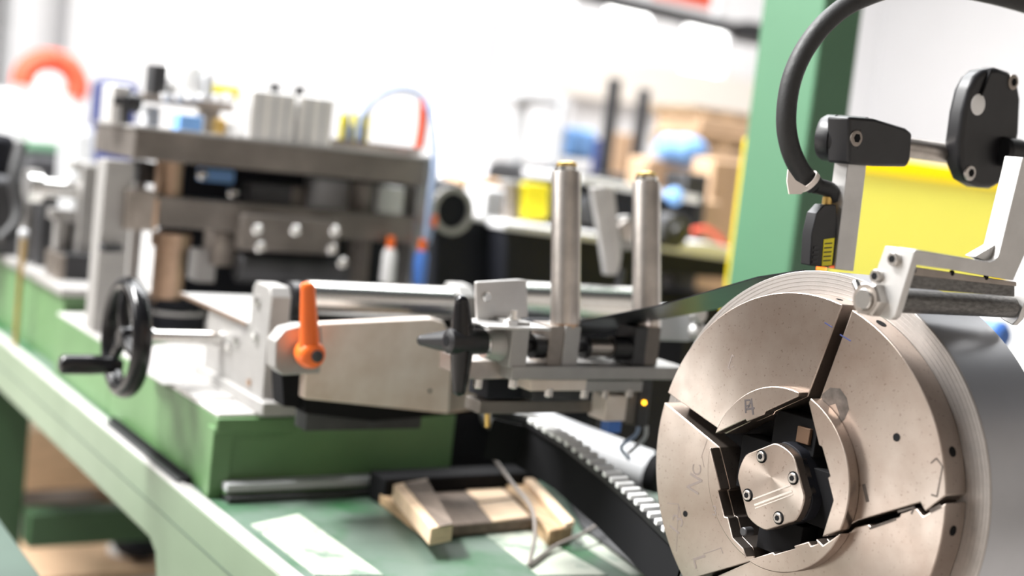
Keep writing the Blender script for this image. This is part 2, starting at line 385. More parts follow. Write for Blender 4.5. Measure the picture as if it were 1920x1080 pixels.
# stamped and hand-written marks on the faces
def mark(txt, y, z, a, size, rot, name='stamped_mark', m='pen'):
    # text axes on the face: reading right = -y (the face looks towards -x)
    r = math.radians(rot); ex = Vector((0, -math.cos(r), math.sin(r))); ez_ = Vector((0, math.sin(r), math.cos(r))); nx = Vector((-1, 0, 0))
    L = Matrix(((nx.x * 0 + ex.x, ez_.x, nx.x, a - .0001), (ex.y, ez_.y, nx.y, y), (ex.z, ez_.z, nx.z, z), (0, 0, 0, 1)))
    text_mesh(txt, size, SM @ L, name, m, man, .00012)
mark('[.', .098, .108, 0, .019, -12)
mark('4', .047, .0655, -.016, .026, 20, m='ink'); mark('F', .052, .0655, -.016, .022, 14, m='ink')
mark('3', .078, -.060, -.016, .016, 10)
mark('N', .128, -.043, 0, .03, 80); mark('C', .128, -.026, 0, .02, 100); mark('L', .105, -.128, 0, .03, -60); mark('13', .148, -.098, 0, .026, 75)
def scribble(pts, a, wd=.0009, name='pen_line', m='pen'):
    for (y0, z0), (y1, z1) in zip(pts[:-1], pts[1:]):
        d = Vector((0, y1 - y0, z1 - z0)); L = d.length
        if L < 1e-6: continue
        d.normalize(); nn = Vector((0, -d.z, d.y))
        SPM().obox(Vector((a, (y0 + y1) / 2, (z0 + z1) / 2)), (.00015, 0, 0), d * (L / 2 + wd / 3), nn * wd / 2).build(name, m, man)
scribble([(.140, -.093), (.150, -.073), (.168, -.077)], 0, .0010); scribble([(.150, -.073), (.143, -.128)], 0, .0009)
scribble([(.100, -.118), (.075, -.103), (.071, -.108)], 0, .0010)
scribble([(.119, .012), (.124, -.008), (.118, -.02)], 0, .0008)
scribble([(-.118, -.0225), (-.146, -.005)], 0, .0026, 'oil_smear', 'stain'); scribble([(-.148, .0035), (-.165, .0128), (-.163, .006)], 0, .0022, 'oil_smear', 'stain'); scribble([(-.184, .0145), (-.193, .0215)], 0, .004, 'oil_smear', 'stain')
scribble([(-.176, .060), (-.181, .066), (-.189, .060), (-.188, .030), (-.182, .030)], 0, .0016, 'oil_smear', 'stain')
scribble([(-.103, .018), (-.110, .004)], 0, .004, 'oil_smear', 'stain')
blob = [(-.036, .083), (-.034, .098), (-.043, .107), (-.056, .109), (-.066, .101), (-.071, .090), (-.067, .078), (-.058, .070), (-.060, .082), (-.053, .092), (-.045, .088)]
SPM().prism(blob, 'X', -.00015, .0003).build('oil_blot', 'stain', seg_objs[1])
for z0 in (.170, .164): scribble([(-.046, z0), (-.060, z0 - .004)], 0, .0014, 'pen_line', 'navy') if z0 < .168 else scribble([(-.034, z0), (-.024, z0 + .003)], 0, .0012, 'pen_line', 'navy')
# ---- the coil on the mandrel
RC, A0, A1 = .2255, .034, .150
coil = thing('steel_coil', 'tight coil of dark glossy steel strip wound around the round mandrel', 'coil', CTR, mtx=SM)
SPM().ring((A0, 0, 0), (1, 0, 0), .189, RC, .004, 128).build('wound_edge', 'coil_edge', coil, bev=.0006, smooth=30)
SPM().ring((A0 + .004, 0, 0), (1, 0, 0), .189, RC, A1 - A0 - .004, 128).build('outer_wrap', 'coil_wrap', coil, smooth=30)
for r in (.2005, .2045, .209, .2135, .218, .222):
    SPM().ring((A0 - .0004, 0, 0), (1, 0, 0), r, r + .0007, .0006, 128).build('wrap_line', 'coil_edge', coil, smooth=30)
sp = [SM @ Vector((A0 + .001, .045, RC - .0045)), P(1420, 521, X=1.060), P(1240, 573, X=1.062), P(1100, 601, X=1.064), P(1000, 622, X=1.066), P(800, 640, X=1.07)]
MB().band(sp, (.105, .0075, -.002), (0, 0, .0016)).build('feeding_strip', 'strip_steel', coil, smooth=30)
# ---- pedestal behind the coil
ped = thing('decoiler_pedestal', 'dark decoiler pedestal standing behind the steel coil', 'pedestal', (1.33, 1.0, 0))
MB(SM).lathe((.054, 0, 0), (1, 0, 0), [(0, .05), (.3, .05)], 32).build('shaft', 'dark_metal', ped)
B(1.24, 1.46, .90, 1.10, 0, 1.12).build('column', 'dark_metal', ped, bev=.006)
B(1.02, 1.60, .72, 1.28, 0, .05).build('base_plate', 'dark_metal', ped, bev=.004)

# ================================================================== PRESSER ARM ABOVE THE COIL
XP = .992
def PX(*l, X): return [P(a, b, X=X) for a, b in l]
nut = P(1640, 562, X=XP)
arm = thing('coil_presser_arm', 'bright aluminium bracket with hex nut and dark rod resting over the coil', 'bracket', (XP, nut.y, nut.z - .03))
pl = PX((1659, 461), (1716, 469), (1682, 583), (1677, 594), (1670, 600), (1660, 598), (1626, 584), (1619, 575), (1618, 560), (1634, 531), X=XP)
MB().extrude(pl, (.009, 0, 0)).build('end_plate', 'aluminium', arm, bev=.0012)
YR, ZR = nut.y, nut.z
x_end = P(1893, 575, Y=YR).x
MB().cyl((XP + .006, YR, ZR), (x_end, YR, ZR), .0118, n=32).build('rod', 'dark_rod', arm)
nb = MB().lathe((XP, YR, ZR), (-1, 0, 0), [(0, .0175), (.011, .0175), (.0135, .0155)], 6).build('hex_nut', 'bolt_steel', arm, smooth=0)
MB().lathe((XP - .012, YR, ZR), (-1, 0, 0), [(0, .0104), (.0045, .0104), (.0055, .0095)], 28).build('rod_end', 'bright_steel', nb, smooth=30)
MB().ring((XP - .0136, YR, ZR), (-1, 0, 0), .0106, .0150, .0006, 28).build('nut_rim', 'old_steel', nb)
p = P(1617, 548, X=XP + .004); MB().lathe(p + Vector((0, .004, 0)), (0, .6, .8), [(-.006, .0042), (.010, .0042), (.012, .0035)], 16).build('set_screw', 'bright_steel', arm)
for a, b in ((1680, 486), (1647, 518)): cap_screw(P(a, b, X=XP), (-1, 0, 0), .0068, .006, arm)
# horizontal arm: an angle bar from the plate to the right, then the upright
YA = P(1716, 485, X=XP + .009).y
def prX(px, py, Y): q = P(px, py, Y=Y); return (q.x, q.z)
armpoly = [prX(*q, YA) for q in ((1716, 471), (1720, 468), (1856, 491), (1866, 488), (1873, 480), (1877, 466), (1914, 314), (1918, 295), (1960, 300), (1925, 470), (1900, 526), (1800, 508), (1716, 497))]
MB().prism(armpoly, 'Y', YA, YA + .022).build('arm_bar', 'aluminium', arm, bev=.001)
g = [prX(*q, YA + .012) for q in ((1822, 480), (1873, 450), (1878, 492), (1850, 492))]
MB().prism(g, 'Y', YA + .008, YA + .02).build('gusset', 'aluminium', arm)
lowpoly = [prX(*q, YA + .012) for q in ((1706, 499), (1900, 528), (1900, 556), (1699, 540))]
MB().prism(lowpoly, 'Y', YA + .010, YA + .026).build('lower_bar', 'dark_rod', arm, bev=.001)
lowpoly2 = [prX(*q, YA + .010) for q in ((1706, 499), (1900, 528), (1900, 536), (1704, 515))]
MB().prism(lowpoly2, 'Y', YA + .006, YA + .012).build('drilled_strip', 'old_steel', arm, bev=.0006)
for a, b in ((1714, 507), (1786, 512), (1850, 520)):
    q = P(a, b, Y=YA + .006); MB().cyl(q + Vector((0, .002, 0)), q + Vector((0, -.0004, 0)), .0028, n=16).build('bore', 'black_matt', arm)
XE = P(1900, 560, Y=YR).x
pl2 = PX((1908, 470), (1945, 472), (1925, 560), (1910, 598), (1898, 610), (1880, 600), (1868, 590), (1895, 570), X=XE)
MB().extrude(pl2, (.009, 0, 0)).build('end_plate', 'aluminium', arm, bev=.0012)
# carrying tube of the arm, running up to the clamp
# ================================================================== SENSOR POST, CLAMPS, CABLE
DS = 1.56
YS = P(1590, 410, D=DS).y
sens = thing('distance_sensor', 'small black laser sensor with yellow warning label on its aluminium post', 'sensor', P(1545, 505, D=DS))
def rbox(name, l, t, r, b, Y, dy, m, parent, bev=.001):
    x0, x1, z0, z1 = rY(l, t, r, b, Y); return B(x0, x1, Y, Y + dy, z0, z1).build(name, m, parent, bev=bev)
spoly = [prX(*q, YS) for q in ((1531, 400), (1546, 384), (1568, 384), (1571, 494), (1552, 502), (1519, 498), (1522, 440))]
so = MB().prism(spoly, 'Y', YS, YS + .016).build('housing', 'black_plastic', sens, bev=.0012)
lp = [prX(*q, YS - .0006) for q in ((1545, 449), (1565, 446), (1560, 497), (1541, 499))]
lab = MB().prism(lp, 'Y', YS - .0006, YS + .001).build('warning_label', 'yellow', so)
for k, t in enumerate((456, 464, 472, 480, 488)):
    q0, q1 = prX(1547 - k * .8, t, YS - .001), prX(1561 - k * .8, t - 1, YS - .001)
    MB().prism([q0, q1, (q1[0], q1[1] - .0014), (q0[0], q0[1] - .0014)], 'Y', YS - .001, YS).build('label_line', 'ink', so)
lp = [prX(*q, YS - .0006) for q in ((1525, 450), (1538, 449), (1534, 490), (1522, 490))]
for k in range(4):
    q0, q1 = prX(1527 - k, 462 + 9 * k, YS - .001), prX(1537 - k, 460 + 9 * k, YS - .001)
    MB().prism([q0, q1, (q1[0], q1[1] - .003), (q0[0], q0[1] - .003)], 'Y', YS - .0008, YS).build('printed_mark', 'dark_metal', so)
q = P(1540, 503, Y=YS + .008); MB().cyl(q + Vector((0, 0, .004)), q + Vector((0, 0, -.0025)), .006, n=16).build('laser_window', 'led_red', sens)
x0, x1, z0, z1 = rY(1548, 370, 1571, 402, YS + .006)
MB().cyl(((x0 + x1) / 2, YS + .014, z0), ((x0 + x1) / 2, YS + .014, z1), .0062, n=20).build('connector', 'brass', sens)
ppoly = [prX(*q, YS) for q in ((1578, 300), (1620, 302), (1594, 508), (1560, 505))]
ppoly = [prX(*q, YS) for q in ((1586, 300), (1621, 302), (1596, 508), (1561, 504))]
post = MB().prism(ppoly, 'Y', YS - .004, YS + .018).build('sensor_post', 'aluminium', None, bev=.001)
tag(post, 'flat aluminium post hanging from the black clamp beside the laser sensor', 'post')
# clamp on the post
c1 = thing('tube_clamp', 'black plastic tube clamp gripping the sensor post, rounded cylinder end on its left', 'clamp', P(1600, 310, D=DS), group='black tube clamps')
ZC = P(1600, 262, D=DS)
prof = [prX(*q, YS - .018) for q in ((1592, 219), (1640, 222), (1700, 240), (1712, 250), (1708, 300), (1702, 313), (1640, 312), (1592, 308))]
bd = MB().prism(prof, 'Y', YS - .018, YS + .018).build('clamp_body', 'black_plastic', c1, bev=.004, seg=3)
bq = P(1606, 263, Y=YS + .002); bdir = Vector((-.40, .92, 0)).normalized()
MB().lathe(bq - bdir * .012, bdir, [(0, .026), (.002, .0285), (.036, .0285), (.0365, .0272), (.038, .0272), (.0385, .0285), (.050, .028), (.055, .025), (.057, .018)], 40).build('clamp_barrel', 'black_plastic', c1, smooth=30)
q = P(1605, 259, Y=YS - .018); cap_screw(q + Vector((0, .002, 0)), (0, -1, 0), .0098, .004, c1, 'old_steel')
# steel bar between the clamps
q0, q1 = P(1684, 274, Y=YS + .002), P(1800, 277, Y=YS + .002)
bar = MB().cyl(q0 - Vector((.012, 0, 0)), Vector((q1.x + .03, q0.y, q0.z)), .0125, n=32).build('cross_bar', 'steel', None)
tag(bar, 'short round steel bar joining the two black clamps', 'bar')
c2 = thing('tube_clamp', 'upright oval black tube clamp with a white cap and two screws, at right edge', 'clamp', P(1840, 355, Y=YS - .03), group='black tube clamps')
Y2 = YS - .03
xo = [prX(*q, Y2) for q in ((1845, 131), (1870, 126), (1895, 134), (1910, 152), (1916, 185), (1913, 250), (1902, 310), (1888, 340), (1860, 354), (1838, 352), (1814, 338), (1803, 310), (1800, 270), (1808, 210), (1818, 168), (1831, 143))]
MB().prism(xo, 'Y', Y2, Y2 + .026).build('clamp_body', 'black_plastic', c2, bev=.007, seg=4)
q = P(1855, 150, Y=Y2); MB().obox(q + Vector((-.008, -.0002, -.004)), (.0012, 0, 0), (0, .003, 0), (.006, 0, .017)).build('clamp_slit', 'black_matt', c2)
q = P(1833, 196, Y=Y2); MB().lathe(q + Vector((0, .001, 0)), (0, -1, 0), [(0, .0133), (.002, .0133), (.003, .012)], 30).build('white_cap', 'white_plastic', c2)
for a, b in ((1899, 154), (1819, 324)):
    q = P(a, b, Y=Y2); cap_screw(q + Vector((0, .002, 0)), (0, -1, 0), .0098, .004, c2, 'old_steel' if b < 200 else 'bolt_steel')
q0 = P(1876, 283, Y=Y2 - .004)
tb = MB().lathe(q0, (1, -.06, .0), [(0, .014), (.004, .0185), (.03, .0185), (.031, .0175), (.16, .0175)], 32).build('black_tube', 'black_plastic', None)
tag(tb, 'thick black round tube leaving the oval clamp at the right edge', 'tube')
# cable
YC = YS + .012
cpts = [P(1562, 372, Y=YS + .014), P(1556, 356, Y=YC), P(1528, 348, Y=YC + .004), P(1500, 318, Y=YC + .01), P(1481, 275, Y=YC + .01), P(1474, 220, Y=YC + .01), P(1484, 150, Y=YC + .01), P(1512, 88, Y=YC + .008), P(1556, 35, Y=YC), P(1612, -2, Y=YC - .01), P(1700, -28, Y=YC - .02), P(1800, -22, Y=YC - .03), P(1900, 0, Y=YC - .04), P(1990, 30, Y=YC - .05)]
cb = thing('sensor_cable', 'thick black corrugated cable looping up from the laser sensor', 'cable', P(1556, 372, Y=YC))
MB().tube(cpts[:3], .0095, 16).build('cable_end', 'rubber', cb)
MB().tube(cpts[2:], .0118, 18, 10).build('conduit', 'rubber', cb)
q = P(1516, 340, Y=YC + .002); d = (P(1528, 348, Y=YC + .004) - P(1500, 318, Y=YC + .01)).normalized()
MB().ring(q - d * .003, d, .0125, .0145, .006, 24).build('cable_tie', 'zip_tie', cb)
tp = [prX(*a, YC - .012) for a in ((1478, 318), (1492, 338), (1516, 352), (1502, 364), (1480, 364), (1476, 340))]
MB().prism(tp, 'Y', YC - .012, YC - .0105).build('tie_flag', 'zip_tie', cb)

# ================================================================== MACHINE TABLE
ZT, XB = .79, .68
tbl = thing('machine_table', 'long pale green steel machine table with scuffed green top and side beam', 'table', (1.1, 3.0, 0))
B(XB + .012, 1.62, 1.16, 4.9, ZT - .03, ZT).build('table_top', 'green_table', tbl, bev=.003)
def side(poly, m, name, x0=XB, x1=XB + .012, bev=.002):
    return MB().prism([(P(a, b, X=XB).y, P(a, b, X=XB).z) for a, b in poly], 'X', x0, x1).build(name, m, tbl, bev=bev)
zlo = P(150, 880, X=XB).z
yl = P(296, 1040, X=XB).y
r = .05
leg = [(1.16, ZT), (4.9, ZT), (4.9, zlo), (yl + r, zlo), (yl + .015, zlo - .015), (yl, zlo - r), (yl, 0.0), (1.16, 0.0)]
MB().prism(leg, 'X', XB, XB + .012).build('side_beam', 'green_pale', tbl, bev=.003)
B(XB + .001, XB + .026, 1.17, 4.89, ZT - .008, ZT + .004).build('edge_rim', 'worn_top', tbl, bev=.002)
B(XB - .0008, XB, 1.2, 4.85, ZT - .055, ZT - .0535).build('beam_seam', 'green_dull', tbl)
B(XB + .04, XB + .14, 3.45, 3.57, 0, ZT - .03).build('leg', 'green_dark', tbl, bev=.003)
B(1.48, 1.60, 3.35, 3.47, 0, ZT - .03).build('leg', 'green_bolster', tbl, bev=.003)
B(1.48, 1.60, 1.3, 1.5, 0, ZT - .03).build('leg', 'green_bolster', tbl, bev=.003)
# lower cross member seen under the beam, and the foot beam in the corner
q0, q1 = P(45, 985, Y=3.38), P(300, 960, Y=3.38)
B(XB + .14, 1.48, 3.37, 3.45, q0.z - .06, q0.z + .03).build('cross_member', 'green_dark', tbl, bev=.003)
pa, pb = P(0, 985, X=.5), P(105, 1080, X=.5)
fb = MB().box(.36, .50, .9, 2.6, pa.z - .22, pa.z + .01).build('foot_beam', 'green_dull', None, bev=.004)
fb = tag(fb, 'dull green box beam lying low in the bottom left corner', 'beam')
# slot in the beam ledge beside the bolster
qa, qb = P(218, 770, X=XB + .03), P(362, 888, X=XB + .03)
B(XB + .020, XB + .0285, qb.y, qa.y, ZT, ZT + .014).build('ledge_slot', 'black_matt', tbl)
B(XB + .008, XB + .020, qb.y + .01, qa.y - .01, ZT, ZT + .009).build('slot_rail', 'dark_metal', tbl, bev=.002)
# worn cream bands painted across the table top
for i, l in enumerate((((905, 1000), (985, 992), (1140, 1080), (1010, 1080)), ((1068, 1008), (1110, 1004), (1235, 1080), (1180, 1080)), ((470, 985), (560, 965), (720, 1080), (590, 1080)))):
    MB().prism([(P(a, b, Z=ZT).x, P(a, b, Z=ZT).y) for a, b in l], 'Z', ZT, ZT + .0015).build('cream_band', 'cream_paint', tbl)

# ================================================================== BOLSTERS
ZB = .922
bol = thing('press_bolster', 'dark green bolster block with worn steel top under the roller stand', 'bolster', (1.1, 2.3, ZT), group='green bolsters')
YB = P(405, 800, X=.715).y
B(.715, 1.14, YB, 2.42, ZT, ZB - .006).build('block', 'green_bolster', bol, bev=.003)
B(.715, 1.50, 2.42, 2.84, ZT, ZB - .006).build('rear_block', 'green_bolster', bol, bev=.003)
MB().prism([(.715, YB - .004), (1.14, YB - .004), (1.14, 2.42), (1.50, 2.42), (1.50, 2.84), (.715, 2.84)], 'Z', ZB - .006, ZB).build('top_plate', 'worn_top', bol, bev=.0015)
B(.709, .742, YB - .008, YB + .02, ZT, ZB - .022).build('corner_post', 'green_bolster', bol, bev=.002)
for k, (a, b) in enumerate(((905, .006), (923, .005))):
    q = P(600, a, Y=YB - .02); B(.73, 1.12, YB - .03 - .012 * k, YB, q.z - b, q.z + b).build('guide_rail', 'dark_metal' if k else 'painted_grey', bol, bev=.001)
q = P(600, 914, Y=YB - .02); B(.73, 1.12, YB - .024, YB, q.z - .005, q.z + .003).build('guide_rail', 'green_bolster', bol, bev=.001)
x0, x1, z0, z1 = rY(405, 772, 545, 800, YB - .004)
B(.712, x1, YB - .012, YB, ZB - .03, ZB - .006).build('front_ledge', 'green_bolster', bol, bev=.002)
for k, (a, b) in enumerate(((300, 712), (360, 738))):
    q = P(a, b, Z=ZB); B(q.x - .01, q.x + .08, q.y - .05, q.y + .05, ZB, ZB + .004).build('shim_plate', 'aluminium', bol, bev=.001)
bol2 = thing('press_bolster', 'green bolster block with bright top farther back behind the tall press frame', 'bolster', (1.1, 3.5, ZT), group='green bolsters')
q = P(122, 545, X=.735); Y2B, Z2B = q.y, q.z
B(.735, 1.5, Y2B, 4.7, ZT, Z2B - .012).build('block', 'green_bolster', bol2, bev=.003)
B(.725, 1.5, Y2B - .006, 4.7, Z2B - .012, Z2B + .006).build('top_plate', 'aluminium_matt', bol2, bev=.0015)

# ================================================================== ROLLER STAND
XS = .785
st = thing('roller_stand', 'light grey steel side plates carrying a horizontal feed roller', 'roller stand', (.95, 1.95, ZB))
y0 = P(500, 650, X=XS).y; y1 = P(464, 650, X=XS).y; y2 = P(384, 650, X=XS).y
zt = P(492, 545, X=XS).z; zt2 = P(468, 530, X=XS).z; zl = P(425, 592, X=XS).z
poly = [(y0, ZB), (y0, zt - .004), (y0 + .012, zt2 + .006), (y1 - .01, zt2 + .006), (y1, zt2 - .004), (y1, zl), (y2, zl), (y2, ZB)]
MB().prism(poly, 'X', XS, XS + .034).build('side_plate', 'aluminium_matt', st, bev=.002)
B(XS - .01, XS + .06, y0 - .03, y2 + .02, ZB, ZB + .022).build('foot_plate', 'aluminium_matt', st, bev=.002)
for a, b in ((485, 565), (482, 632), (432, 650), (446, 640)):
    q = P(a, b, X=XS); hex_bolt(q, (-1, 0, 0), .0085, .006, st, 'bright_steel', 'hex_bolt')
q = P(468, 717, X=XS); hex_bolt(q, (-1, 0, 0), .006, .004, st, 'bronze')
# guide plate on top of the stand, with a bronze edge
zz = zl + .002
ta, tb_ = P(345, 545, Z=zz), P(430, 590, Z=zz)
MB().box(XS - .004, XS + .25, y1 + .004, y2 + .14, zl, zl + .006).build('guide_table', 'aluminium', st, bev=.001)
MB().box(XS - .0065, XS - .004, y1 + .004, y2 + .14, zl, zl + .006).build('guide_edge', 'bronze', st)
YRo = y0 + .05
qa, qb = P(552, 560, Y=YRo), P(850, 565, Y=YRo)
zr = (P(700, 532, Y=YRo).z + P(700, 597, Y=YRo).z) / 2; rr = (P(700, 532, Y=YRo).z - P(700, 597, Y=YRo).z) / 2
MB().lathe((qa.x + .02, YRo, zr), (1, 0, 0), [(0, rr * .9), (.002, rr), (qb.x - qa.x - .03, rr), (qb.x - qa.x - .028, rr * .9)], 40).build('roller', 'bright_steel', st, smooth=30)
MB().lathe((qa.x - .012, YRo, zr - .004), (1, 0, 0), [(0, rr * .8), (.002, rr * 1.05), (.018, rr * 1.08), (.026, rr * .9), (.034, rr * .5)], 32).build('bearing_collar', 'black_plastic', st)
rbox('under_bar', 556, 590, 858, 614, YRo - .012, .03, 'black_matt', st)  # added black bar; makes the dark gap below the roller
xe = P(846, 560, Y=YRo).x
poly = [(YRo - .03, ZB), (YRo - .03, zr + .018), (YRo - .012, zr + .034), (YRo + .02, zr + .036), (YRo + .04, zr + .01), (YRo + .04, ZB)]
MB().prism(poly, 'X', xe - .002, xe + .032).build('side_plate', 'aluminium_matt', st, bev=.002)
MB().cyl((xe - .008, YRo, zr), (xe, YRo, zr), .014, n=20).build('bearing_cap', 'steel', st)
# second roller, bluish, beyond the first
Y3 = 1.86
q0, q1 = P(985, 560, Y=Y3), P(1190, 568, Y=Y3); r2 = (P(1000, 530, Y=Y3).z - P(1000, 592, Y=Y3).z) / 2
rl = MB().lathe((q0.x - .04, Y3, q0.z), (1, 0, 0), [(0, r2 * .5), (.012, r2 * .5), (.012, r2), (q1.x - q0.x + .06, r2), (q1.x - q0.x + .06, r2 * .5), (q1.x - q0.x + .075, r2 * .5)], 36).build('guide_roller', 'bright_steel', None)
tag(rl, 'smooth shiny guide roller lying behind the two upright guide pillars', 'roller')

# ================================================================== HANDWHEEL
XW = .625
hq = P(236, 632, X=XW)
RW = .5 * (P(240, 521, X=XW).z - P(232, 742, X=XW).z) - .008
hw = thing('handwheel', 'black spoked handwheel with revolving grip and bright steel shaft', 'handwheel', (XW, hq.y, hq.z - RW))
MB().torus(hq, (1, 0, 0), RW, .0125, 64, 18, squash=1.25).build('rim', 'black_gloss', hw, smooth=60)
MB().lathe(hq - Vector((.012, 0, 0)), (1, 0, 0), [(0, .014), (.004, .018), (.03, .02), (.036, .016)], 28).build('hub', 'black_gloss', hw)
for a in (75, 195, 315):
    d = Vector((0, math.cos(math.radians(a)), math.sin(math.radians(a))))
    MB().tube([hq + d * .012, hq + d * RW * .5 + Vector((-.004, 0, 0)), hq + d * (RW - .004)], (.0105, .0075), 10, 4).build('spoke', 'black_gloss', hw, smooth=60)
hp = P(222, 684, X=XW - .006); he = P(112, 684, Y=hp.y)
hd = MB().lathe(Vector((XW, hp.y, hp.z)), (-1, 0, 0), [(0, .008), (.012, .0085), (.014, .014), (.05, .0160), (XW - he.x - .004, .0155), (XW - he.x, .012)], 24).build('grip', 'black_gloss', hw, smooth=45)
MB().lathe(Vector((he.x + .001, hp.y, hp.z)), (-1, 0, 0), [(0, .008), (.002, .007)], 18).build('grip_cap', 'dark_metal', hd)
se = P(412, 634, Y=hq.y).x
MB().lathe(hq + Vector((.02, 0, 0)), (1, 0, 0), [(0, .0165), (.022, .0165), (.024, .0128), (XS - hq.x - .02 + .004, .0128)], 28).build('shaft', 'bright_steel', hw)

# ================================================================== WEDGE GUIDE, LEVER
YW = 1.70
wd = thing('wedge_guide', 'broad pale steel wedge plate below the feed roller', 'guide plate', (.9, YW, ZB))
wp = [prX(*q, YW) for q in ((600, 607), (812, 597), (832, 603), (850, 640), (841, 776), (570, 748), (576, 622))]
MB().prism(wp, 'Y', YW, YW + .02).build('plate', 'plate_steel', wd, bev=.002)
wp = [prX(*q, YW + .018) for q in ((841, 690), (914, 694), (914, 764), (841, 776))]
MB().prism(wp, 'Y', YW + .018, YW + .06).build('end_block', 'old_steel', wd, bev=.002)
wp = [prX(*q, YW - .001) for q in ((515, 690), (516, 640), (534, 618), (566, 610), (602, 612), (604, 640), (600, 700), (530, 704))]
MB().prism(wp, 'Y', YW - .002, YW + .03).build('pivot_lug', 'aluminium_matt', wd, bev=.002)
wp = [prX(*q, YW + .03) for q in ((528, 702), (572, 702), (572, 765), (532, 762))]
MB().prism(wp, 'Y', YW + .03, YW + .07).build('spacer_block', 'black_matt', wd)
wp = [prX(*q, YW + .021) for q in ((572, 748), (840, 774), (914, 764), (914, 772), (700, 790), (572, 775))]
MB().prism(wp, 'Y', YW + .022, YW + .07).build('under_bar', 'black_matt', wd)
q = P(806, 733, Y=YW); MB().cyl(q + Vector((0, .002, 0)), q - Vector((0, .0004, 0)), .003, n=14).build('bore', 'black_matt', wd)
q = P(600, 765, Y=YW + .03); B(q.x - .02, 1.0, YW + .03, YW + .07, ZB - .0, q.z + .02).build('carrier', 'dark_metal', wd)
YL = YW - .012
lv = thing('clamping_lever', 'bright orange clamping lever standing upright on the wedge guide', 'lever', P(580, 690, Y=YL))
a0, a1 = P(581, 660, Y=YL - .018), P(577, 535, Y=YL - .022)
ux = Vector((1, 0, 0))
def lever_ring(p, hw_, hd): return [p + ux * x_ + Vector((0, y_, 0)) for x_, y_ in [(hw_ * math.cos(t), hd * math.sin(t)) for t in [2 * math.pi * k / 12 for k in range(12)]]]
rings = []
for t, hw_, hd in ((0, .0175, .012), (.15, .0155, .0115), (.35, .0145, .010), (.7, .0125, .0085), (.92, .0112, .008), (.985, .0115, .008), (1.03, .0085, .006), (1.05, .003, .003)):
    rings.append(lever_ring(a0.lerp(a1, t), hw_, hd))
mb = MB(); vs = [v for r_ in rings for v in r_]
fs = [(i * 12 + k, i * 12 + (k + 1) % 12, (i + 1) * 12 + (k + 1) % 12, (i + 1) * 12 + k) for i in range(len(rings) - 1) for k in range(12)] + [tuple(range(12))[::-1], tuple((len(rings) - 1) * 12 + k for k in range(12))]
mb.add(vs, fs).build('lever_arm', 'orange_plastic', lv, smooth=40)
hb = P(578, 662, Y=YL - .01)
hbo = MB().lathe(hb + Vector((0, .014, 0)), (0, -1, 0), [(0, .014), (.006, .0185), (.018, .021), (.030, .0195), (.036, .014)], 28).build('hub', 'orange_plastic', lv, smooth=60)
q = P(594, 668, Y=YL - .032); MB().lathe(q + Vector((0, .006, 0)), (0, -1, 0), [(0, .0085), (.010, .0085), (.011, .007)], 20).build('screw', 'dark_metal', lv)
MB().cyl(hb + Vector((0, .012, 0)), hb + Vector((0, .03, 0)), .009, n=16).build('stud', 'steel', lv)

# ================================================================== PILLAR CARRIAGE
YP = 1.432
cr = thing('guide_carriage', 'steel carriage plate with blocks and lead screw under the two pillars', 'carriage', (1.1, YP, 1.07))
def rb(name, l, t, r, b, Y, dy, m, parent, bev=.001): return rbox(name, l, t, r, b, Y, dy, m, parent, bev)
rb('base_plate', 960, 688, 1290, 712, YP - .03, .10, 'aluminium_matt', cr)
rb('base_plate', 880, 678, 960, 711, YP + .0, .08, 'steel', cr)
rb('upright_plate', 958, 604, 991, 690, YP - .028, .07, 'aluminium_matt', cr, .0015)
rb('block', 1029, 612, 1060, 688, YP - .022, .045, 'old_steel', cr); rb('block', 1057, 612, 1086, 688, YP - .024, .045, 'aluminium_matt', cr)
rb('block', 1190, 614, 1212, 686, YP - .022, .045, 'dark_metal', cr); rb('block', 1211, 614, 1236, 686, YP - .022, .045, 'beam_steel', cr)
sx0, sx1, szc = P(905, 648, Y=YP).x, P(1192, 648, Y=YP).x, P(1040, 649, Y=YP).z
MB().cyl((sx0, YP, szc), (sx1, YP, szc), .0085, n=20).build('lead_screw', 'dark_metal', cr)
for l, r_, rad, m in ((992, 1024, .0165, 'black_plastic'), (1088, 1096, .015, 'black_plastic'), (1098, 1140, .0125, 'steel'), (1140, 1190, .017, 'black_plastic')):
    MB().lathe((P(l, 648, Y=YP).x, YP - .004, szc), (1, 0, 0), [(0, rad), (P(r_, 648, Y=YP).x - P(l, 648, Y=YP).x, rad)], 24).build('spacer', m, cr)
MB().lathe((P(911, 640, Y=YP).x, YP, szc), (1, 0, 0), [(0, .018), (.010, .021), (P(958, 640, Y=YP).x - P(911, 640, Y=YP).x, .024)], 28).build('screw_bushing', 'aluminium_matt', cr, smooth=40)
MB().lathe((P(906, 640, Y=YP).x, YP, szc), (1, 0, 0), [(0, .017), (.012, .017)], 28).build('bushing_ring', 'bright_steel', cr)
# angle sheet
sheet = [prX(*q, YP + .02) for q in ((893, 529), (975, 524), (988, 526), (990, 596), (895, 600))]
MB().prism(sheet, 'Y', YP + .02, YP + .026).build('angle_sheet', 'aluminium', cr, bev=.001)
q = P(945, 600, Y=YP + .02); x0, x1 = P(885, 600, Y=YP).x, P(1003, 600, Y=YP).x
B(x0, x1, YP - .04, YP + .026, q.z - .004, q.z).build('angle_flange', 'aluminium', cr, bev=.0008)
for a, b in ((911, 556),): hex_bolt(P(a, b, Y=YP + .02), (0, -1, 0), .007, .005, cr, 'bright_steel')
q = P(963, 598, Y=YP - .02); MB().lathe(q, (0, 0, 1), [(0, .009), (.003, .009), (.003, .006), (.012, .006)], 16).build('stud_nut', 'bright_steel', cr)
rb('stud_head', 953, 600, 972, 612, YP - .032, .012, 'bright_steel', cr)
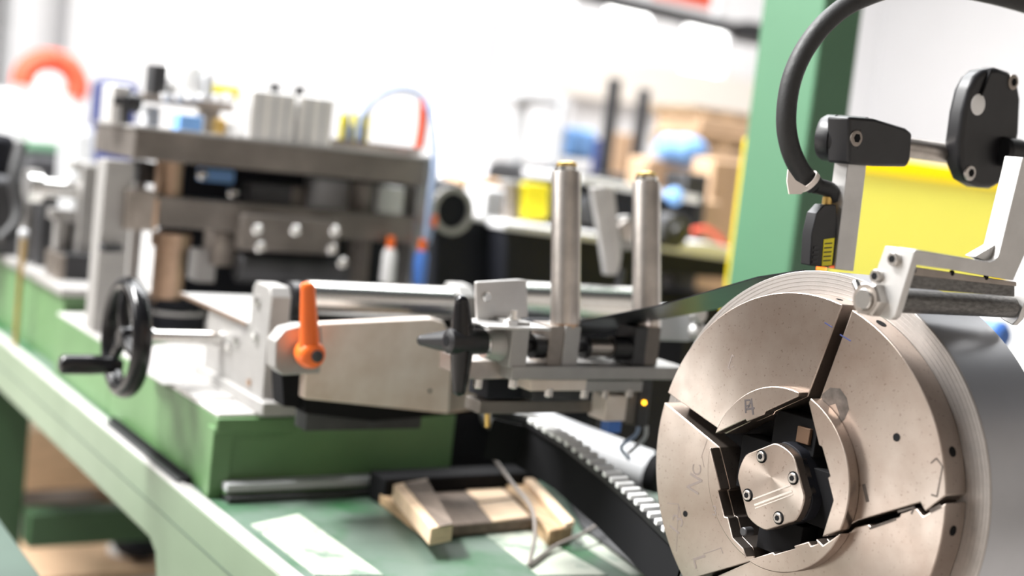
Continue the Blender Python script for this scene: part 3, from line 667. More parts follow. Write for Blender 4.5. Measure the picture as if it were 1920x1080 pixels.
# parts below the plate
rb('lower_plate', 995, 712, 1100, 733, YP - .02, .08, 'plate_steel', cr); rb('lower_plate', 1098, 714, 1205, 735, YP - .02, .07, 'aluminium_matt', cr)
rb('lower_block', 1000, 730, 1112, 752, YP - .0, .06, 'dark_metal', cr)
rb('lower_block', 915, 712, 1000, 748, YP + .03, .05, 'black_paint', cr)
rb('lower_rail', 900, 752, 1120, 775, YP + .03, .04, 'beam_steel', cr)
for a, b, dz in ((896, 721, 0), (962, 721, 0), (1028, 737, 0), (1094, 740, 0), (1133, 740, 0), (1178, 738, 0)):
    q = P(a, b, Y=YP - .016); MB().lathe(q + Vector((0, 0, .007)), (0, 0, -1), [(0, .0062), (.011, .0062), (.012, .005)], 16).build('bolt_head', 'bright_steel' if a < 1120 else 'bolt_steel', cr)
rb('sensor_block', 1136, 742, 1178, 790, YP - .004, .04, 'plate_steel', cr); rb('sensor_block', 1176, 738, 1200, 795, YP - .006, .04, 'beam_steel', cr)
rb('sensor_strip', 1199, 712, 1219, 800, YP - .01, .03, 'dark_metal', cr)
q = P(1208, 755, Y=YP - .0115); MB().sphere(q, .0032, 16).build('indicator_light', 'led', cr)
cb_ = MB().tube([P(1198, 795, Y=YP), P(1192, 815, Y=YP), P(1165, 838, Y=YP + .01), P(1180, 860, Y=YP + .02)], .003, 8).build('sensor_lead', 'clear_hose', cr)
MB().tube([P(1212, 798, Y=YP), P(1208, 822, Y=YP), P(1178, 850, Y=YP + .01)], .003, 8).build('sensor_lead', 'painted_grey', cr)
rb('blue_plug', 1142, 790, 1165, 812, YP, .02, 'blue', cr)
# rubber shield and struts to the right of the second pillar
rb('rear_bracket', 1238, 575, 1300, 640, YP + .10, .03, 'painted_grey', cr, .003)
for a, b in ((1303, 588), (1303, 622)): MB().lathe(P(a, b, Y=YP + .08), (0, -1, 0), [(0, .014), (.012, .014), (.016, .01)], 16).build('knurled_nut', 'aluminium', cr)
rb('rear_panel', 985, 604, 1280, 700, YP + .14, .02, 'black_paint', cr)
for bx, tx, X, lab in (((1060, 608), (1062, 306), 1.035, 'tall round steel guide pillar nearer the star knob'), ((1212, 612), (1212, 325), 1.185, 'tall round steel guide pillar nearer the round mandrel')):
    b0, t0 = P(*bx, X=X), P(*tx, X=X); t0.x = b0.x; d = (t0 - b0).normalized(); L = (t0 - b0).length
    pr = thing('guide_pillar', lab, 'pillar', b0, group='steel guide pillars')
    rp = .0205
    MB().lathe(b0, d, [(0, rp), (L - .016, rp), (L - .013, rp * .97)], 36).build('roller_sleeve', 'steel', pr, smooth=40)
    MB().lathe(b0 + d * (L - .014), d, [(0, rp * .80), (.008, rp * .80)], 28).build('top_washer', 'bright_steel', pr)
    MB().lathe(b0 + d * (L - .007), d, [(0, rp * .72), (.006, rp * .72), (.008, rp * .6)], 28).build('brass_ring', 'brass', pr)
    MB().lathe(b0 - d * .006, d, [(0, rp * .9), (.007, rp * .9)], 28).build('brass_foot', 'bronze', pr)
# ================================================================== STAR KNOB
kq = P(852, 640, Y=YP - .005)
kn = thing('star_knob', 'black plastic cross-shaped clamping knob on the lead screw', 'knob', kq - Vector((0, 0, .06)))
MB().lathe(kq, (1, 0, 0), [(-.012, .011), (-.009, .016), (.014, .0185), (.030, .017), (.044, .0165)], 28).build('hub', 'black_plastic', kn, smooth=45)
MB().lathe(kq - Vector((.0125, 0, 0)), (1, 0, 0), [(0, .007), (.002, .007)], 18).build('hub_recess', 'black_matt', kn)
kc = kq + Vector((.012, 0, 0))
up, dn = P(866, 566, Y=YP - .005), P(861, 730, Y=YP - .005)
for e, tip in ((up, .0095), (dn, .0095)):
    MB().tube([kc, kc.lerp(e, .4), kc.lerp(e, .75), e], (.0165, tip), 14, 4).build('lobe', 'black_gloss', kn, smooth=60)
    MB().sphere(e, tip * 1.02, 14).build('lobe_tip', 'black_gloss', kn, smooth=60)
e = P(792, 638, Y=YP + .05); MB().tube([kc, kc.lerp(e, .5), e], (.019, .0075), 14, 4).build('lobe', 'black_plastic', kn, smooth=60); MB().sphere(e, .0076, 14).build('lobe_tip', 'black_plastic', kn, smooth=60)

# ================================================================== WOODEN BLOCKS, LEADS AND CHUTE ON THE TABLE
def plank(pts, h, z, m, name, label):    # pts: four pixel corners of the top face
    z1 = z + h; c4 = [P(a, b, Z=z1) for a, b in pts]
    o = MB().extrude(c4, (0, 0, -h)).build(name, m, None, bev=.002)
    return tag(o, label, 'wood', 'loose wooden blocks on the table')
plank(((712, 926), (752, 918), (845, 988), (795, 990)), .016, ZT + .002, 'wood', 'wooden_block', 'lowest brown wooden block at the left of the loose pile')
b2 = plank(((738, 908), (800, 897), (850, 982), (808, 990)), .026, ZT + .019, 'wood_pale', 'wooden_block', 'dark wooden block with pale side leaning across the pile')
c4 = [P(a, b, Z=ZT + .0465) for a, b in ((757, 905), (800, 897), (850, 982), (824, 987))]; MB().extrude(c4, (0, 0, -.0018)).build('weathered_top', 'wood_dark', b2)  # thin darker top; light on the side is put in as paler wood
b3 = plank(((790, 925), (935, 903), (1000, 972), (840, 985)), .018, ZT + .002, 'wood_dark', 'wooden_board', 'flat dark weathered wooden board with a pale end in the middle')
for l in (((868, 913), (930, 904), (958, 932), (898, 941)), ((896, 944), (962, 936), (995, 968), (925, 977))):
    c4 = [P(a, b, Z=ZT + .0215) for a, b in l]; MB().extrude(c4, (0, 0, -.0018)).build('pale_end', 'wood_pale', b3)
plank(((930, 890), (968, 880), (1075, 985), (1030, 995)), .024, ZT + .002, 'wood', 'wooden_block', 'long brown wooden block at the right of the pile')
plank(((972, 884), (985, 880), (1078, 976), (1060, 982)), .010, ZT + .026, 'wood_pale', 'wooden_strip', 'narrow pale wooden slat lying on the right block')
c = MB().tube([P(928, 862, Z=ZT + .09), P(960, 905, Z=ZT + .07), P(995, 950, Z=ZT + .05), P(1003, 1000, Z=ZT + .03), P(992, 1060, Z=ZT + .006)], .003, 10).build('signal_lead', 'lead_grey', None)
tag(c, 'thin grey cable drooping over the wooden blocks', 'cable', 'leads on the table')
c = MB().tube([P(992, 1060, Z=ZT + .006), P(1040, 1025, Z=ZT + .008), P(1090, 1002, Z=ZT + .02), P(1140, 970, Z=ZT + .03), P(1150, 945, Z=ZT + .04), P(1080, 905, Z=ZT + .05), P(985, 855, Z=ZT + .07)], .003, 10).build('signal_lead', 'lead_grey', None)
tag(c, 'thin grey cable looping in front of the black chute', 'cable', 'leads on the table')
# bright conveyor rail beyond, running towards the camera
ra, rb_ = P(935, 775, Z=.90), P(1222, 885, Z=.86)
rail = thing('outfeed_rail', 'bright rounded metal rail sloping past the black chute', 'rail', rb_)
d = (rb_ - ra)
MB().tube([ra - d * .1, ra, ra.lerp(rb_, .5), rb_], .034, 20, 4).build('rail_tube', 'painted_grey', rail, smooth=60)
q = rb_; MB().lathe(q - d.normalized() * .002, d, [(0, .0345), (.02, .033), (.022, .026)], 20).build('end_cap', 'black_matt', rail)
# black chute wall with a notched white rack along its edge
chu = thing('scrap_chute', 'black sheet metal chute with a notched rack along its edge', 'chute', P(1150, 1000, Z=ZT))
pts = [P(925, 786, Z=.985), P(985, 800, Z=.972), P(1060, 845, Z=.952), P(1140, 910, Z=.932), P(1205, 970, Z=.918), P(1280, 1045, Z=.905)]
def chute_pt(t):
    n = len(pts) - 1; i = min(int(t * n), n - 1); return pts[i].lerp(pts[i + 1], t * n - i)
lowp = [p_ + Vector((-.012, 0, -.055)) for p_ in pts]
vs, fs = [], []
for a_, b_ in zip(pts, lowp): vs += [a_, b_, a_ + Vector((.004, 0, 0)), b_ + Vector((.004, 0, 0))]
for i in range(len(pts) - 1):
    o = 4 * i; fs += [(o, o + 4, o + 5, o + 1), (o + 2, o + 3, o + 7, o + 6), (o, o + 2, o + 6, o + 4), (o + 1, o + 5, o + 7, o + 3)]
MB().add(vs, fs).build('chute_wall', 'black_matt', chu, smooth=60)
MB().band([p_ + Vector((-.004, 0, .002)) for p_ in pts], (.026, 0, 0), (0, 0, .008)).build('rack_bed', 'black_plastic', chu, smooth=60)
for k in range(24):
    t = .14 + .86 * (k + .5) / 24; p_ = chute_pt(t); d_ = (chute_pt(min(1, t + .01)) - chute_pt(t - .01)).normalized()
    MB().obox(p_ + Vector((.010, 0, .0125)), (.0145, 0, 0), d_ * .0042, (0, 0, .0035)).build('rack_tooth', 'white_plastic', chu, bev=.001)
for t in (.93,): q = chute_pt(t); B(q.x + .004, q.x + .016, q.y - .006, q.y + .006, ZT, q.z - .002).build('chute_leg', 'black_paint', chu)
fl_ = [P(985, 850, Z=ZT + .004), P(1110, 850, Z=ZT + .004), P(1290, 985, Z=ZT + .004), P(1290, 1100, Z=ZT + .004), P(1225, 1090, Z=ZT + .004), P(1090, 990, Z=ZT + .004), P(1060, 930, Z=ZT + .004)]
MB().extrude(fl_, (0, 0, .003)).build('chute_floor', 'dark_metal', chu)
dh = B(1.146, 1.48, 1.92, 2.40, ZT, ZB - .01).build('drive_housing', 'black_paint', None, bev=.006); tag(dh, 'low black drive housing beside the dark green bolster, behind the chute', 'housing')  # added black block where shade lies beside the bolster
x0, x1, z0, z1 = rY(700, 880, 985, 925, YB - .06)
jb = B(x0, x1, YB - .10, YB - .045, ZT, z1).build('junction_box', 'black_matt', None, bev=.003); tag(jb, 'flat black box on the table behind the loose wooden blocks', 'box')  # added black box that holds the shade behind the blocks
ca = MB().cyl(P(914, 770, Y=YP + .06), P(914, 800, Y=YP + .06), .004, n=12).build('grease_nipple', 'brass', None); tag(ca, 'small brass grease nipple under the carriage end', 'nipple')

# ================================================================== PRESS FRAME (DIE SET) ON THE BOLSTER
YF = 2.585; YK = 2.83
pf = thing('stamping_press', 'tall die set frame of grey steel beams and uprights on the bolster', 'press', (1.03, 2.7, ZB))
def fb_(name, l, t, r, b, Y, dy, m, parent, bev=.002, z0f=None):
    x0, x1, z0, z1 = rY(l, t, r, b, Y); return B(x0, x1, Y, Y + dy, z0 if z0f is None else z0f, z1).build(name, m, parent, bev=bev)
fb_('upright', 186, 300, 240, 620, YF, .06, 'aluminium_matt', pf, z0f=ZB)
fb_('upright', 246, 300, 268, 560, YF + .16, .05, 'aluminium_matt', pf, z0f=ZB)
fb_('upright', 776, 292, 806, 540, YF, .06, 'aluminium_matt', pf, z0f=ZB)
x0 = P(248, 275, Y=YF).x; x1 = P(800, 325, Y=YF).x; zt_ = P(525, 270, Y=YF).z; zb_ = P(525, 323, Y=YF).z
B(x0, x1 - .01, YF - .012, YK + .03, zb_, zt_).build('top_plate', 'beam_steel', pf, bev=.003)
B(x0 - .004, x1, YF - .016, YK + .034, zt_, zt_ + .006).build('top_skin', 'aluminium_matt', pf, bev=.001)
x0m = P(292, 400, Y=YF).x; x1m = P(772, 430, Y=YF).x; ztm = P(530, 386, Y=YF).z; zbm = P(530, 440, Y=YF).z
B(x0m, x1m, YF - .01, YF + .05, zbm, ztm).build('middle_beam', 'beam_steel', pf, bev=.003)
fb_('beam_end', 236, 357, 294, 432, YF - .02, .09, 'old_steel', pf)
fb_('beam_edge', 288, 372, 297, 428, YF - .022, .01, 'bronze', pf)
for l, r, t, b in ((297, 348, 300, 372), (664, 708, 345, 402)):
    x0, x1, z0, z1 = rY(l, t, r, b, YF + .04); MB().cyl(((x0 + x1) / 2, YF + .06, z0), ((x0 + x1) / 2, YF + .06, z1), (x1 - x0) / 2, n=24).build('upper_post', 'bronze' if l < 400 else 'beam_steel', pf)
x0, x1, z0, z1 = rY(290, 438, 354, 570, YF + .01); xm = (x0 + x1) / 2; rg = (x1 - x0) / 2
MB().lathe((xm, YF + .03, z0), (0, 0, 1), [(0, rg * .92), (z1 - z0 - .03, rg * .92), (z1 - z0 - .028, rg * 1.15), (z1 - z0, rg * 1.15)], 28).build('guide_post', 'bronze', pf, smooth=30)
MB().lathe((xm + .02, YF + .04, ZB), (0, 0, 1), [(0, .068), (z0 - ZB - .018, .068), (z0 - ZB - .016, .055), (z0 - ZB + .01, .055)], 32).build('post_socket', 'black_paint', pf, smooth=30)
MB().ring((xm + .02, YF + .04, z0 - .02), (0, 0, 1), .05, .0695, .006, 32).build('socket_ring', 'aluminium_matt', pf)
x0, x1, z0, z1 = rY(664, 448, 704, 540, YF + .06)
MB().cyl(((x0 + x1) / 2, YF + .1, ZB), ((x0 + x1) / 2, YF + .1, z1), (x1 - x0) / 2, n=24).build('guide_post', 'beam_steel', pf)
fb_('clamp_block', 452, 408, 637, 474, YF - .045, .04, 'beam_steel', pf, .004)
for a, b in ((481, 430), (552, 432), (626, 433), (486, 463), (620, 467), (640, 492)):
    q = P(a, b, Y=YF - .045); hex_bolt(q, (0, -1, 0), .0125, .009, pf, 'bright_steel')
x0, x1, z0, z1 = rY(440, 474, 640, 532, YF)
MB().lathe((x0, YF - .01, (z0 + z1) / 2), (1, 0, 0), [(0, .03), (.004, .034), (x1 - x0, .034), (x1 - x0 + .004, .03)], 32).build('press_roller', 'dark_metal', pf)
fb_('back_panel', 300, 318, 775, 560, YK, .02, 'black_paint', pf, z0f=ZB)
fb_('inner_block', 405, 436, 455, 500, YF + .02, .08, 'old_steel', pf); fb_('inner_block', 370, 470, 405, 530, YF + .05, .06, 'aluminium_matt', pf)
fb_('inner_block', 590, 338, 668, 392, YF + .1, .06, 'painted_grey', pf); fb_('inner_block', 470, 345, 548, 382, YF + .12, .06, 'dark_metal', pf)
fb_('inner_block', 710, 350, 757, 400, YF + .13, .05, 'white_plastic', pf); fb_('inner_block', 545, 350, 588, 394, YF + .14, .05, 'beam_steel', pf)
fb_('blue_pad', 384, 318, 440, 342, YF + .1, .05, 'sky_blue', pf); fb_('inner_block', 258, 305, 300, 345, YF + .12, .05, 'dark_metal', pf)
for a, b in ((437, 362), (380, 327)): MB().sphere(P(a, b, Y=YF + .08), .012, 14).build('ball_knob', 'bright_steel', pf)
MB().tube([P(228, 465, Y=YF - .01), P(205, 466, Y=YF - .012), P(190, 463, Y=YF - .02)], .008, 8).build('stop_pin', 'dark_metal', pf)
# pneumatic cylinders standing on the top plate
ZP = zt_ + .006
def air_cylinder(l, r, t, Y, dy, lab, grooves, cap=None):
    x0, x1, z0, z1 = rY(l, t, r, t + 100, Y); th = thing('air_cylinder', lab, 'cylinder', ((x0 + x1) / 2, Y + dy / 2, ZP), group='pneumatic cylinders')
    B(x0, x1, Y, Y + dy, ZP, z1).build('body', 'anodised', th, bev=.003)
    for g in grooves:
        xg = x0 + (x1 - x0) * g; B(xg - .004, xg + .004, Y - .001, Y + .004, ZP + .002, z1 - .003).build('groove', 'painted_grey', th)
    for g in (.25, .7): B(x0 - .001, x0 + .003, Y + dy * g - .004, Y + dy * g + .004, ZP + .002, z1 - .003).build('groove', 'painted_grey', th)
    if cap: q = P(*cap, Y=Y + dy * .4); MB().lathe((q.x, Y + dy * .4, z1 - .001), (0, 0, 1), [(0, .011), (.018, .011), (.02, .009)], 16).build('air_plug', 'black_plastic', th)
air_cylinder(468, 552, 172, YF + .03, .06, 'wide ribbed aluminium air cylinder with black plug, centre of the press top', (.2, .55, .8), (515, 168))
air_cylinder(558, 624, 182, YF + .035, .05, 'narrow ribbed aluminium air cylinder right beside the wide one', (.3, .7), (562, 168))
air_cylinder(208, 244, 160, YF + .07, .08, 'ribbed aluminium air cylinder at the left end of the press', (.35, .75))
q = P(246, 192, Y=YF + .05); kb = thing('regulator_knob', 'round black knob beside the left air cylinder', 'knob', q)
MB().lathe(q + Vector((-.03, .02, 0)), (1, 0, 0), [(0, .008), (.02, .008), (.022, .018), (.05, .020), (.054, .016)], 20).build('knob_head', 'black_plastic', kb); MB().cyl((q.x - .004, q.y + .02, ZP), (q.x - .004, q.y + .02, q.z - .01), .009, n=16).build('stem', 'dark_metal', kb)
# valve rail on the press top
vr = thing('valve_rail', 'brown valve rail with small pale fittings on the press top', 'rail', P(350, 235, Y=YF + .12))
fb_('rail', 268, 185, 440, 200, YF + .1, .05, 'old_steel', vr); fb_('rail_foot', 275, 200, 300, 240, YF + .12, .05, 'painted_grey', vr, z0f=ZP); fb_('rail_foot', 392, 200, 412, 250, YF + .12, .05, 'old_steel', vr, z0f=ZP)
fb_('valve', 286, 122, 313, 185, YF + .11, .05, 'dark_metal', vr); fb_('valve', 384, 140, 399, 192, YF + .11, .03, 'painted_grey', vr)
for k, l in enumerate((305, 330, 355, 375, 405, 425)): fb_('fitting', l, 176, l + 16, 190, YF + .09, .03, 'white_plastic', vr)
for k, l in enumerate((345, 365, 405, 425)): fb_('fitting', l, 215 + k * 4, l + 18, 245 + k * 4, YF + .06, .03, 'white_plastic' if k % 2 else 'brass', vr, z0f=ZP)
bx_ = fb_('blue_pouch', 336, 216, 380, 246, YF + .03, .05, 'sky_blue', None, z0f=ZP); tag(bx_, 'small light blue box lying on the press top', 'box')
q = P(345, 150, Y=YF + .17)
dm = MB().lathe((q.x, q.y, P(345, 185, Y=YF + .17).z), (0, 0, 1), [(0, .045), (.055, .045), (.072, .035), (.078, .018)], 24).build('filter_bowl', 'white_plastic', None); tag(dm, 'white domed filter bowl behind the valve rail', 'filter')
yb = thing('yellow_tray', 'flat yellow tray behind the valve rail', 'tray', P(400, 200, Y=YF + .3))
fb_('tray_body', 352, 158, 450, 184, YF + .28, .08, 'yellow', yb)
fb_('tray_leg', 380, 196, 400, 260, YF + .30, .04, 'old_steel', yb, z0f=ZP)
# hoses and fittings at the right end
hs = thing('air_hose', 'thin grey-blue air hose arching over the right end of the press', 'hose', P(680, 255, Y=YF + .06))
MB().tube([P(672, 262, Y=YF + .06), P(678, 225, Y=YF + .06), P(705, 185, Y=YF + .05), P(750, 168, Y=YF + .04), P(790, 182, Y=YF + .03), P(812, 225, Y=YF), P(816, 300, Y=YF - .02), P(806, 380, Y=YF - .03), P(798, 450, Y=YF - .03)], .0075, 10).build('hose', 'clear_hose', hs)
MB().tube([P(655, 262, Y=YF + .06), P(652, 225, Y=YF + .07), P(655, 185, Y=YF + .08)], .0045, 10).build('hose_branch', 'clear_hose', hs)
hs2 = thing('valve_strip', 'brown strip with yellow and blue push fittings on the press top', 'strip', P(700, 270, Y=YF + .05))
x0, x1 = P(622, 262, Y=YF + .05).x, P(790, 275, Y=YF + .05).x; B(x0, x1, YF + .05, YF + .1, ZP, ZP + .018).build('strip', 'old_steel', hs2)
for k, (l, m_) in enumerate(((640, 'yellow'), (662, 'yellow'), (684, 'yellow'), (652, 'blue'), (674, 'blue'))):
    t = 214 if m_ == 'yellow' else 236
    x0, x1, z0, z1 = rY(l, t, l + 14, t + 24, YF + .06); MB().cyl(((x0 + x1) / 2, YF + .07, ZP + .018), ((x0 + x1) / 2, YF + .07, z1), .008, n=14).build('push_fitting', m_, hs2)
x0, x1, z0, z1 = rY(792, 190, 812, 270, YF - .01)
rd = MB().tube([((x0 + x1) / 2 + .005, YF + .03, z1 + .005), ((x0 + x1) / 2 + .006, YF + .025, (z0 + z1) / 2), ((x0 + x1) / 2, YF + .02, z0 - .01)], .011, 12).build('red_sleeve', 'red', None); tag(rd, 'short red tube standing at the right end of the press top', 'tube')
for a, b, m_, m2, lab in ((733, 455, 'orange_plastic', 'white_plastic', 'white bottle-shaped valve with orange cap inside the press'), (792, 460, 'orange_plastic', 'blue', 'slim blue valve with orange cap on the right upright'), (812, 415, 'orange_plastic', 'clear_hose', 'small orange push fitting hanging from the air hose')):
    q = P(a, b, Y=YF - .03); vb = thing('capped_valve', lab, 'valve', q)
    MB().cyl(q + Vector((0, 0, -.012)), q + Vector((0, 0, .014)), .009, n=14).build('cap', m_, vb)
    if a != 812: MB().lathe(q + Vector((0, 0, -.012)), (0, 0, -1), [(0, .011), (.012, .016), (.075, .016), (.08, .012)], 16).build('body', m2, vb)
    else: MB().cyl(q + Vector((0, 0, -.012)), q + Vector((-.008, 0, -.05)), .006, n=12).build('body', m2, vb)

# ================================================================== FAR FEED UNIT ON THE SECOND BOLSTER
fu = thing('straightener_unit', 'bright steel straightener with polished shaft on the far bolster', 'machine', (1.0, 3.2, Z2B))
YU = 3.05
fb_('frame_post', 150, 310, 186, 490, YU, .05, 'aluminium_matt', fu, z0f=Z2B); fb_('frame_post', 108, 395, 128, 500, YU + .05, .05, 'aluminium_matt', fu, z0f=Z2B)
fb_('frame_post', 48, 320, 74, 480, YU + .3, .06, 'aluminium_matt', fu, z0f=Z2B)
fb_('frame_bar', 100, 395, 170, 415, YU + .02, .06, 'aluminium_matt', fu); fb_('frame_bar', 138, 305, 200, 322, YU + .02, .06, 'aluminium_matt', fu)
q0, q1 = P(58, 350, Y=YU + .04), P(192, 356, Y=YU + .04); MB().cyl(q0, (q1.x, q0.y, q0.z), .022, n=24).build('polished_shaft', 'bright_steel', fu)
for a in (60, 182): MB().lathe(P(a, 352, Y=YU + .03) - Vector((.01, 0, 0)), (1, 0, 0), [(0, .034), (.03, .034)], 24).build('collar', 'bright_steel', fu)
fb_('dark_block', 122, 478, 184, 522, YU - .04, .12, 'dark_metal', fu, z0f=Z2B); fb_('side_block', 108, 478, 123, 522, YU - .04, .12, 'old_steel', fu, z0f=Z2B)
fb_('gear_case', 76, 365, 106, 480, YU + .2, .1, 'dark_metal', fu, z0f=Z2B); fb_('gear_case', 122, 418, 146, 480, YU + .06, .05, 'black_paint', fu, z0f=Z2B)
rod = thing('brass_rod', 'thin brass rod standing on the table edge at far left', 'rod', P(34, 575, X=.70))
q = P(33, 590, X=.70); q1 = P(37, 435, X=.70); MB().cyl((q.x, q.y, ZT), (q.x, q.y, q1.z), .006, n=12).build('shaft', 'brass', rod); MB().sphere((q.x, q.y, q1.z), .012, 12).build('tip', 'painted_grey', rod)
dk = thing('gear_motor', 'dark gear motor with curved cable at the left edge', 'motor', P(10, 480, Y=3.5))
fb_('body', -40, 330, 46, 470, 3.45, .3, 'dark_metal', dk, .02, z0f=Z2B); fb_('cap', -40, 250, 30, 335, 3.5, .2, 'black_paint', dk, .02)
MB().tube([P(0, 450, Y=3.3), P(28, 420, Y=3.32), P(34, 385, Y=3.34), P(26, 330, Y=3.36), P(40, 270, Y=3.4)], .014, 10).build('cable', 'rubber', dk)
nb_ = thing('edge_clamp', 'small dark clamp with hex nuts on the table edge behind the handwheel', 'clamp', P(125, 640, Z=ZT))
q = P(150, 640, Z=ZT); B(q.x - .02, q.x + .06, q.y - .05, q.y + .05, ZT + .002, ZT + .022).build('clamp_bar', 'painted_grey', nb_, bev=.003)
hex_bolt((q.x, q.y, ZT + .022), (0, 0, 1), .014, .014, nb_, 'bright_steel'); hex_bolt((q.x + .03, q.y + .03, ZT + .022), (0, 0, 1), .014, .016, nb_, 'dark_metal')
MB().tube([(q.x - .01, q.y - .03, ZT + .02), (q.x - .025, q.y - .04, ZT + .045), (q.x - .03, q.y - .045, ZT + .01)], .006, 8).build('hook', 'black_plastic', nb_)

# ================================================================== BLACK MACHINE BEHIND THE PILLARS
bm = thing('black_machine', 'long black machine housing behind the guide pillars', 'machine', P(1000, 540, Y=3.0) * 1.0)
bm.location.z = .0; WM[bm] = Matrix.Translation(-bm.location)
def slab(name, pts, Y, dy, m, parent, bev=.006): return MB().prism([prX(*q, Y) for q in pts], 'Y', Y, Y + dy).build(name, m, parent, bev=bev)
slab('housing', ((812, 396), (952, 424), (952, 640), (812, 640)), 3.00, .16, 'black_paint', bm, .012)
slab('housing', ((945, 428), (1240, 462), (1240, 640), (945, 640)), 2.92, .2, 'black_paint', bm, .012)
slab('top_ledge', ((812, 388), (952, 414), (952, 426), (812, 398)), 2.99, .18, 'white_paint', bm, .004)
slab('top_ledge', ((945, 416), (1060, 430), (1240, 456), (1240, 468), (945, 431)), 2.91, .22, 'white_paint', bm, .004)
slab('rear_housing', ((1088, 340), (1312, 378), (1290, 470), (1088, 450)), 3.20, .3, 'black_paint', bm, .01)
slab('rear_ledge', ((1088, 328), (1314, 368), (1312, 382), (1088, 343)), 3.19, .32, 'white_paint', bm, .004)
slab('side_ledge', ((1238, 462), (1470, 492), (1500, 530), (1236, 515)), 2.95, .3, 'black_paint', bm, .008)
slab('side_ledge_top', ((1236, 452), (1330, 455), (1500, 494), (1500, 506), (1236, 470)), 2.94, .34, 'white_paint', bm, .004)
B(1.75, 2.9, 3.02, 3.3, 0, 1.0).build('pedestal', 'black_paint', bm, bev=.01)
for a, b, r_ in ((1104, 395, .045), (1256, 432, .05)):
    q = P(a, b, Y=2.88 if a > 1200 else 3.17); MB().lathe(q, (0, -1, 0), [(-.03, r_), (.03, r_), (.036, r_ * .85), (.036, r_ * .5), (.05, r_ * .4)], 28).build('round_flange', 'dark_metal', bm)
tb2 = thing('tilted_bar', 'tilted bright double bar on a stud between the two guide pillars', 'bar', P(1150, 520, Y=1.95))
for l in (((1112, 352), (1126, 352), (1150, 516), (1138, 516)), ((1127, 350), (1152, 353), (1166, 480), (1160, 516), (1151, 516))):
    slab('flat_bar', l, 1.95 if l[0][0] < 1120 else 1.958, .015, 'aluminium', tb2, .001)
slab('pivot_arm', ((1155, 408), (1185, 404), (1190, 470), (1165, 470)), 1.975, .02, 'aluminium_matt', tb2, .004)
q = P(1172, 430, Y=1.97); MB().lathe(q, (0, -1, 0), [(0, .02), (.012, .02), (.014, .016)], 20).build('pivot_disc', 'steel', tb2)
q = P(1162, 525, Y=1.96); MB().cyl(q + Vector((0, .0, .02)), Vector((q.x, q.y, ZT)), .008, n=14).build('stud', 'dark_metal', tb2)
q = P(1265, 368, Y=3.17); MB().sphere(q, .028, 18).build('blue_lamp', 'sky_blue', bm, smooth=80)
yb1 = thing('yellow_box', 'small bright yellow box on the black machine behind the first pillar', 'box', P(1005, 405, Y=2.45))
slab('body', ((982, 348), (1032, 352), (1028, 412), (980, 412)), 3.02, .06, 'yellow', yb1, .006); slab('lid', ((984, 343), (1034, 347), (1033, 354), (983, 350)), 3.015, .07, 'yellow', yb1, .002)
pb_ = thing('brown_post', 'short brown steel post beside the small yellow box', 'post', P(965, 412, Y=2.44))
slab('post', ((955, 345), (976, 347), (974, 415), (953, 413)), 3.03, .03, 'old_steel', pb_); slab('post_cap', ((952, 338), (980, 341), (979, 348), (951, 345)), 3.02, .05, 'aluminium_matt', pb_)
rh = MB().tube([P(1300, 432, Y=3.0), P(1325, 430, Y=3.0), P(1350, 448, Y=3.0), P(1365, 476, Y=3.0)], .009, 10).build('red_hose', 'red', None); tag(rh, 'short curved red hose on the white ledge by the column', 'hose')

# ================================================================== GREEN COLUMN, YELLOW GUARD
cl = thing('green_column', 'broad green painted steel column behind the sensor cable', 'column', (1.62, 1.66, 0))
YCo = 1.95
xc = .5 * (P(1482, 478, Y=YCo).x + P(1550, 0, Y=YCo).x)
B(xc, xc + .115, YCo, YCo + .185, 0, 3.2).build('column_tube', 'green_column', cl, bev=.006)
B(xc - .06, xc + .18, YCo - .06, YCo + .25, 0, .02).build('foot_plate', 'green_column', cl, bev=.003)
YG = 2.45
gp = thing('yellow_guard', 'yellow framed machine guard with translucent yellow pane behind the sensor', 'guard', P(1700, 520, Y=YG))
gx0, gx1, gz0, gz1 = P(1396, 400, Y=YG).x, P(1905, 400, Y=YG).x, P(1700, 540, Y=YG).z - .3, P(1700, 300, Y=YG).z
B(gx0, gx1, YG, YG + .04, gz1 - .045, gz1).build('top_rail', 'yellow_acrylic', gp, bev=.005)
B(gx0, gx0 + .035, YG, YG + .04, 0, gz1 - .045).build('side_rail', 'yellow_acrylic', gp, bev=.004); B(gx1 - .035, gx1, YG, YG + .04, 0, gz1 - .045).build('side_rail', 'yellow_acrylic', gp, bev=.004)
B(gx0 + .035, gx1 - .035, YG, YG + .04, gz0 - .04, gz0).build('bottom_rail', 'yellow_acrylic', gp, bev=.004)
B(gx0 + .035, gx1 - .035, YG + .016, YG + .022, gz0, gz1 - .045).build('pane', 'yellow_pane', gp)
# things seen through and beside the guard
tk = thing('white_tank', 'white rounded tank with blue band behind the coil at the right edge', 'tank', P(1880, 720, Y=1.75))
q = P(1905, 660, Y=1.80); MB().lathe((q.x + .10, q.y, 0), (0, 0, 1), [(0, .20), (q.z + .05, .20), (q.z + .09, .18), (q.z + .11, .12)], 36).build('shell', 'white_plastic', tk, smooth=40)
q = P(1885, 632, Y=1.62); MB().lathe(q + Vector((0, .05, 0)), (0, -1, 0), [(0, .03), (.04, .03), (.05, .02)], 24).build('blue_valve', 'blue', tk)

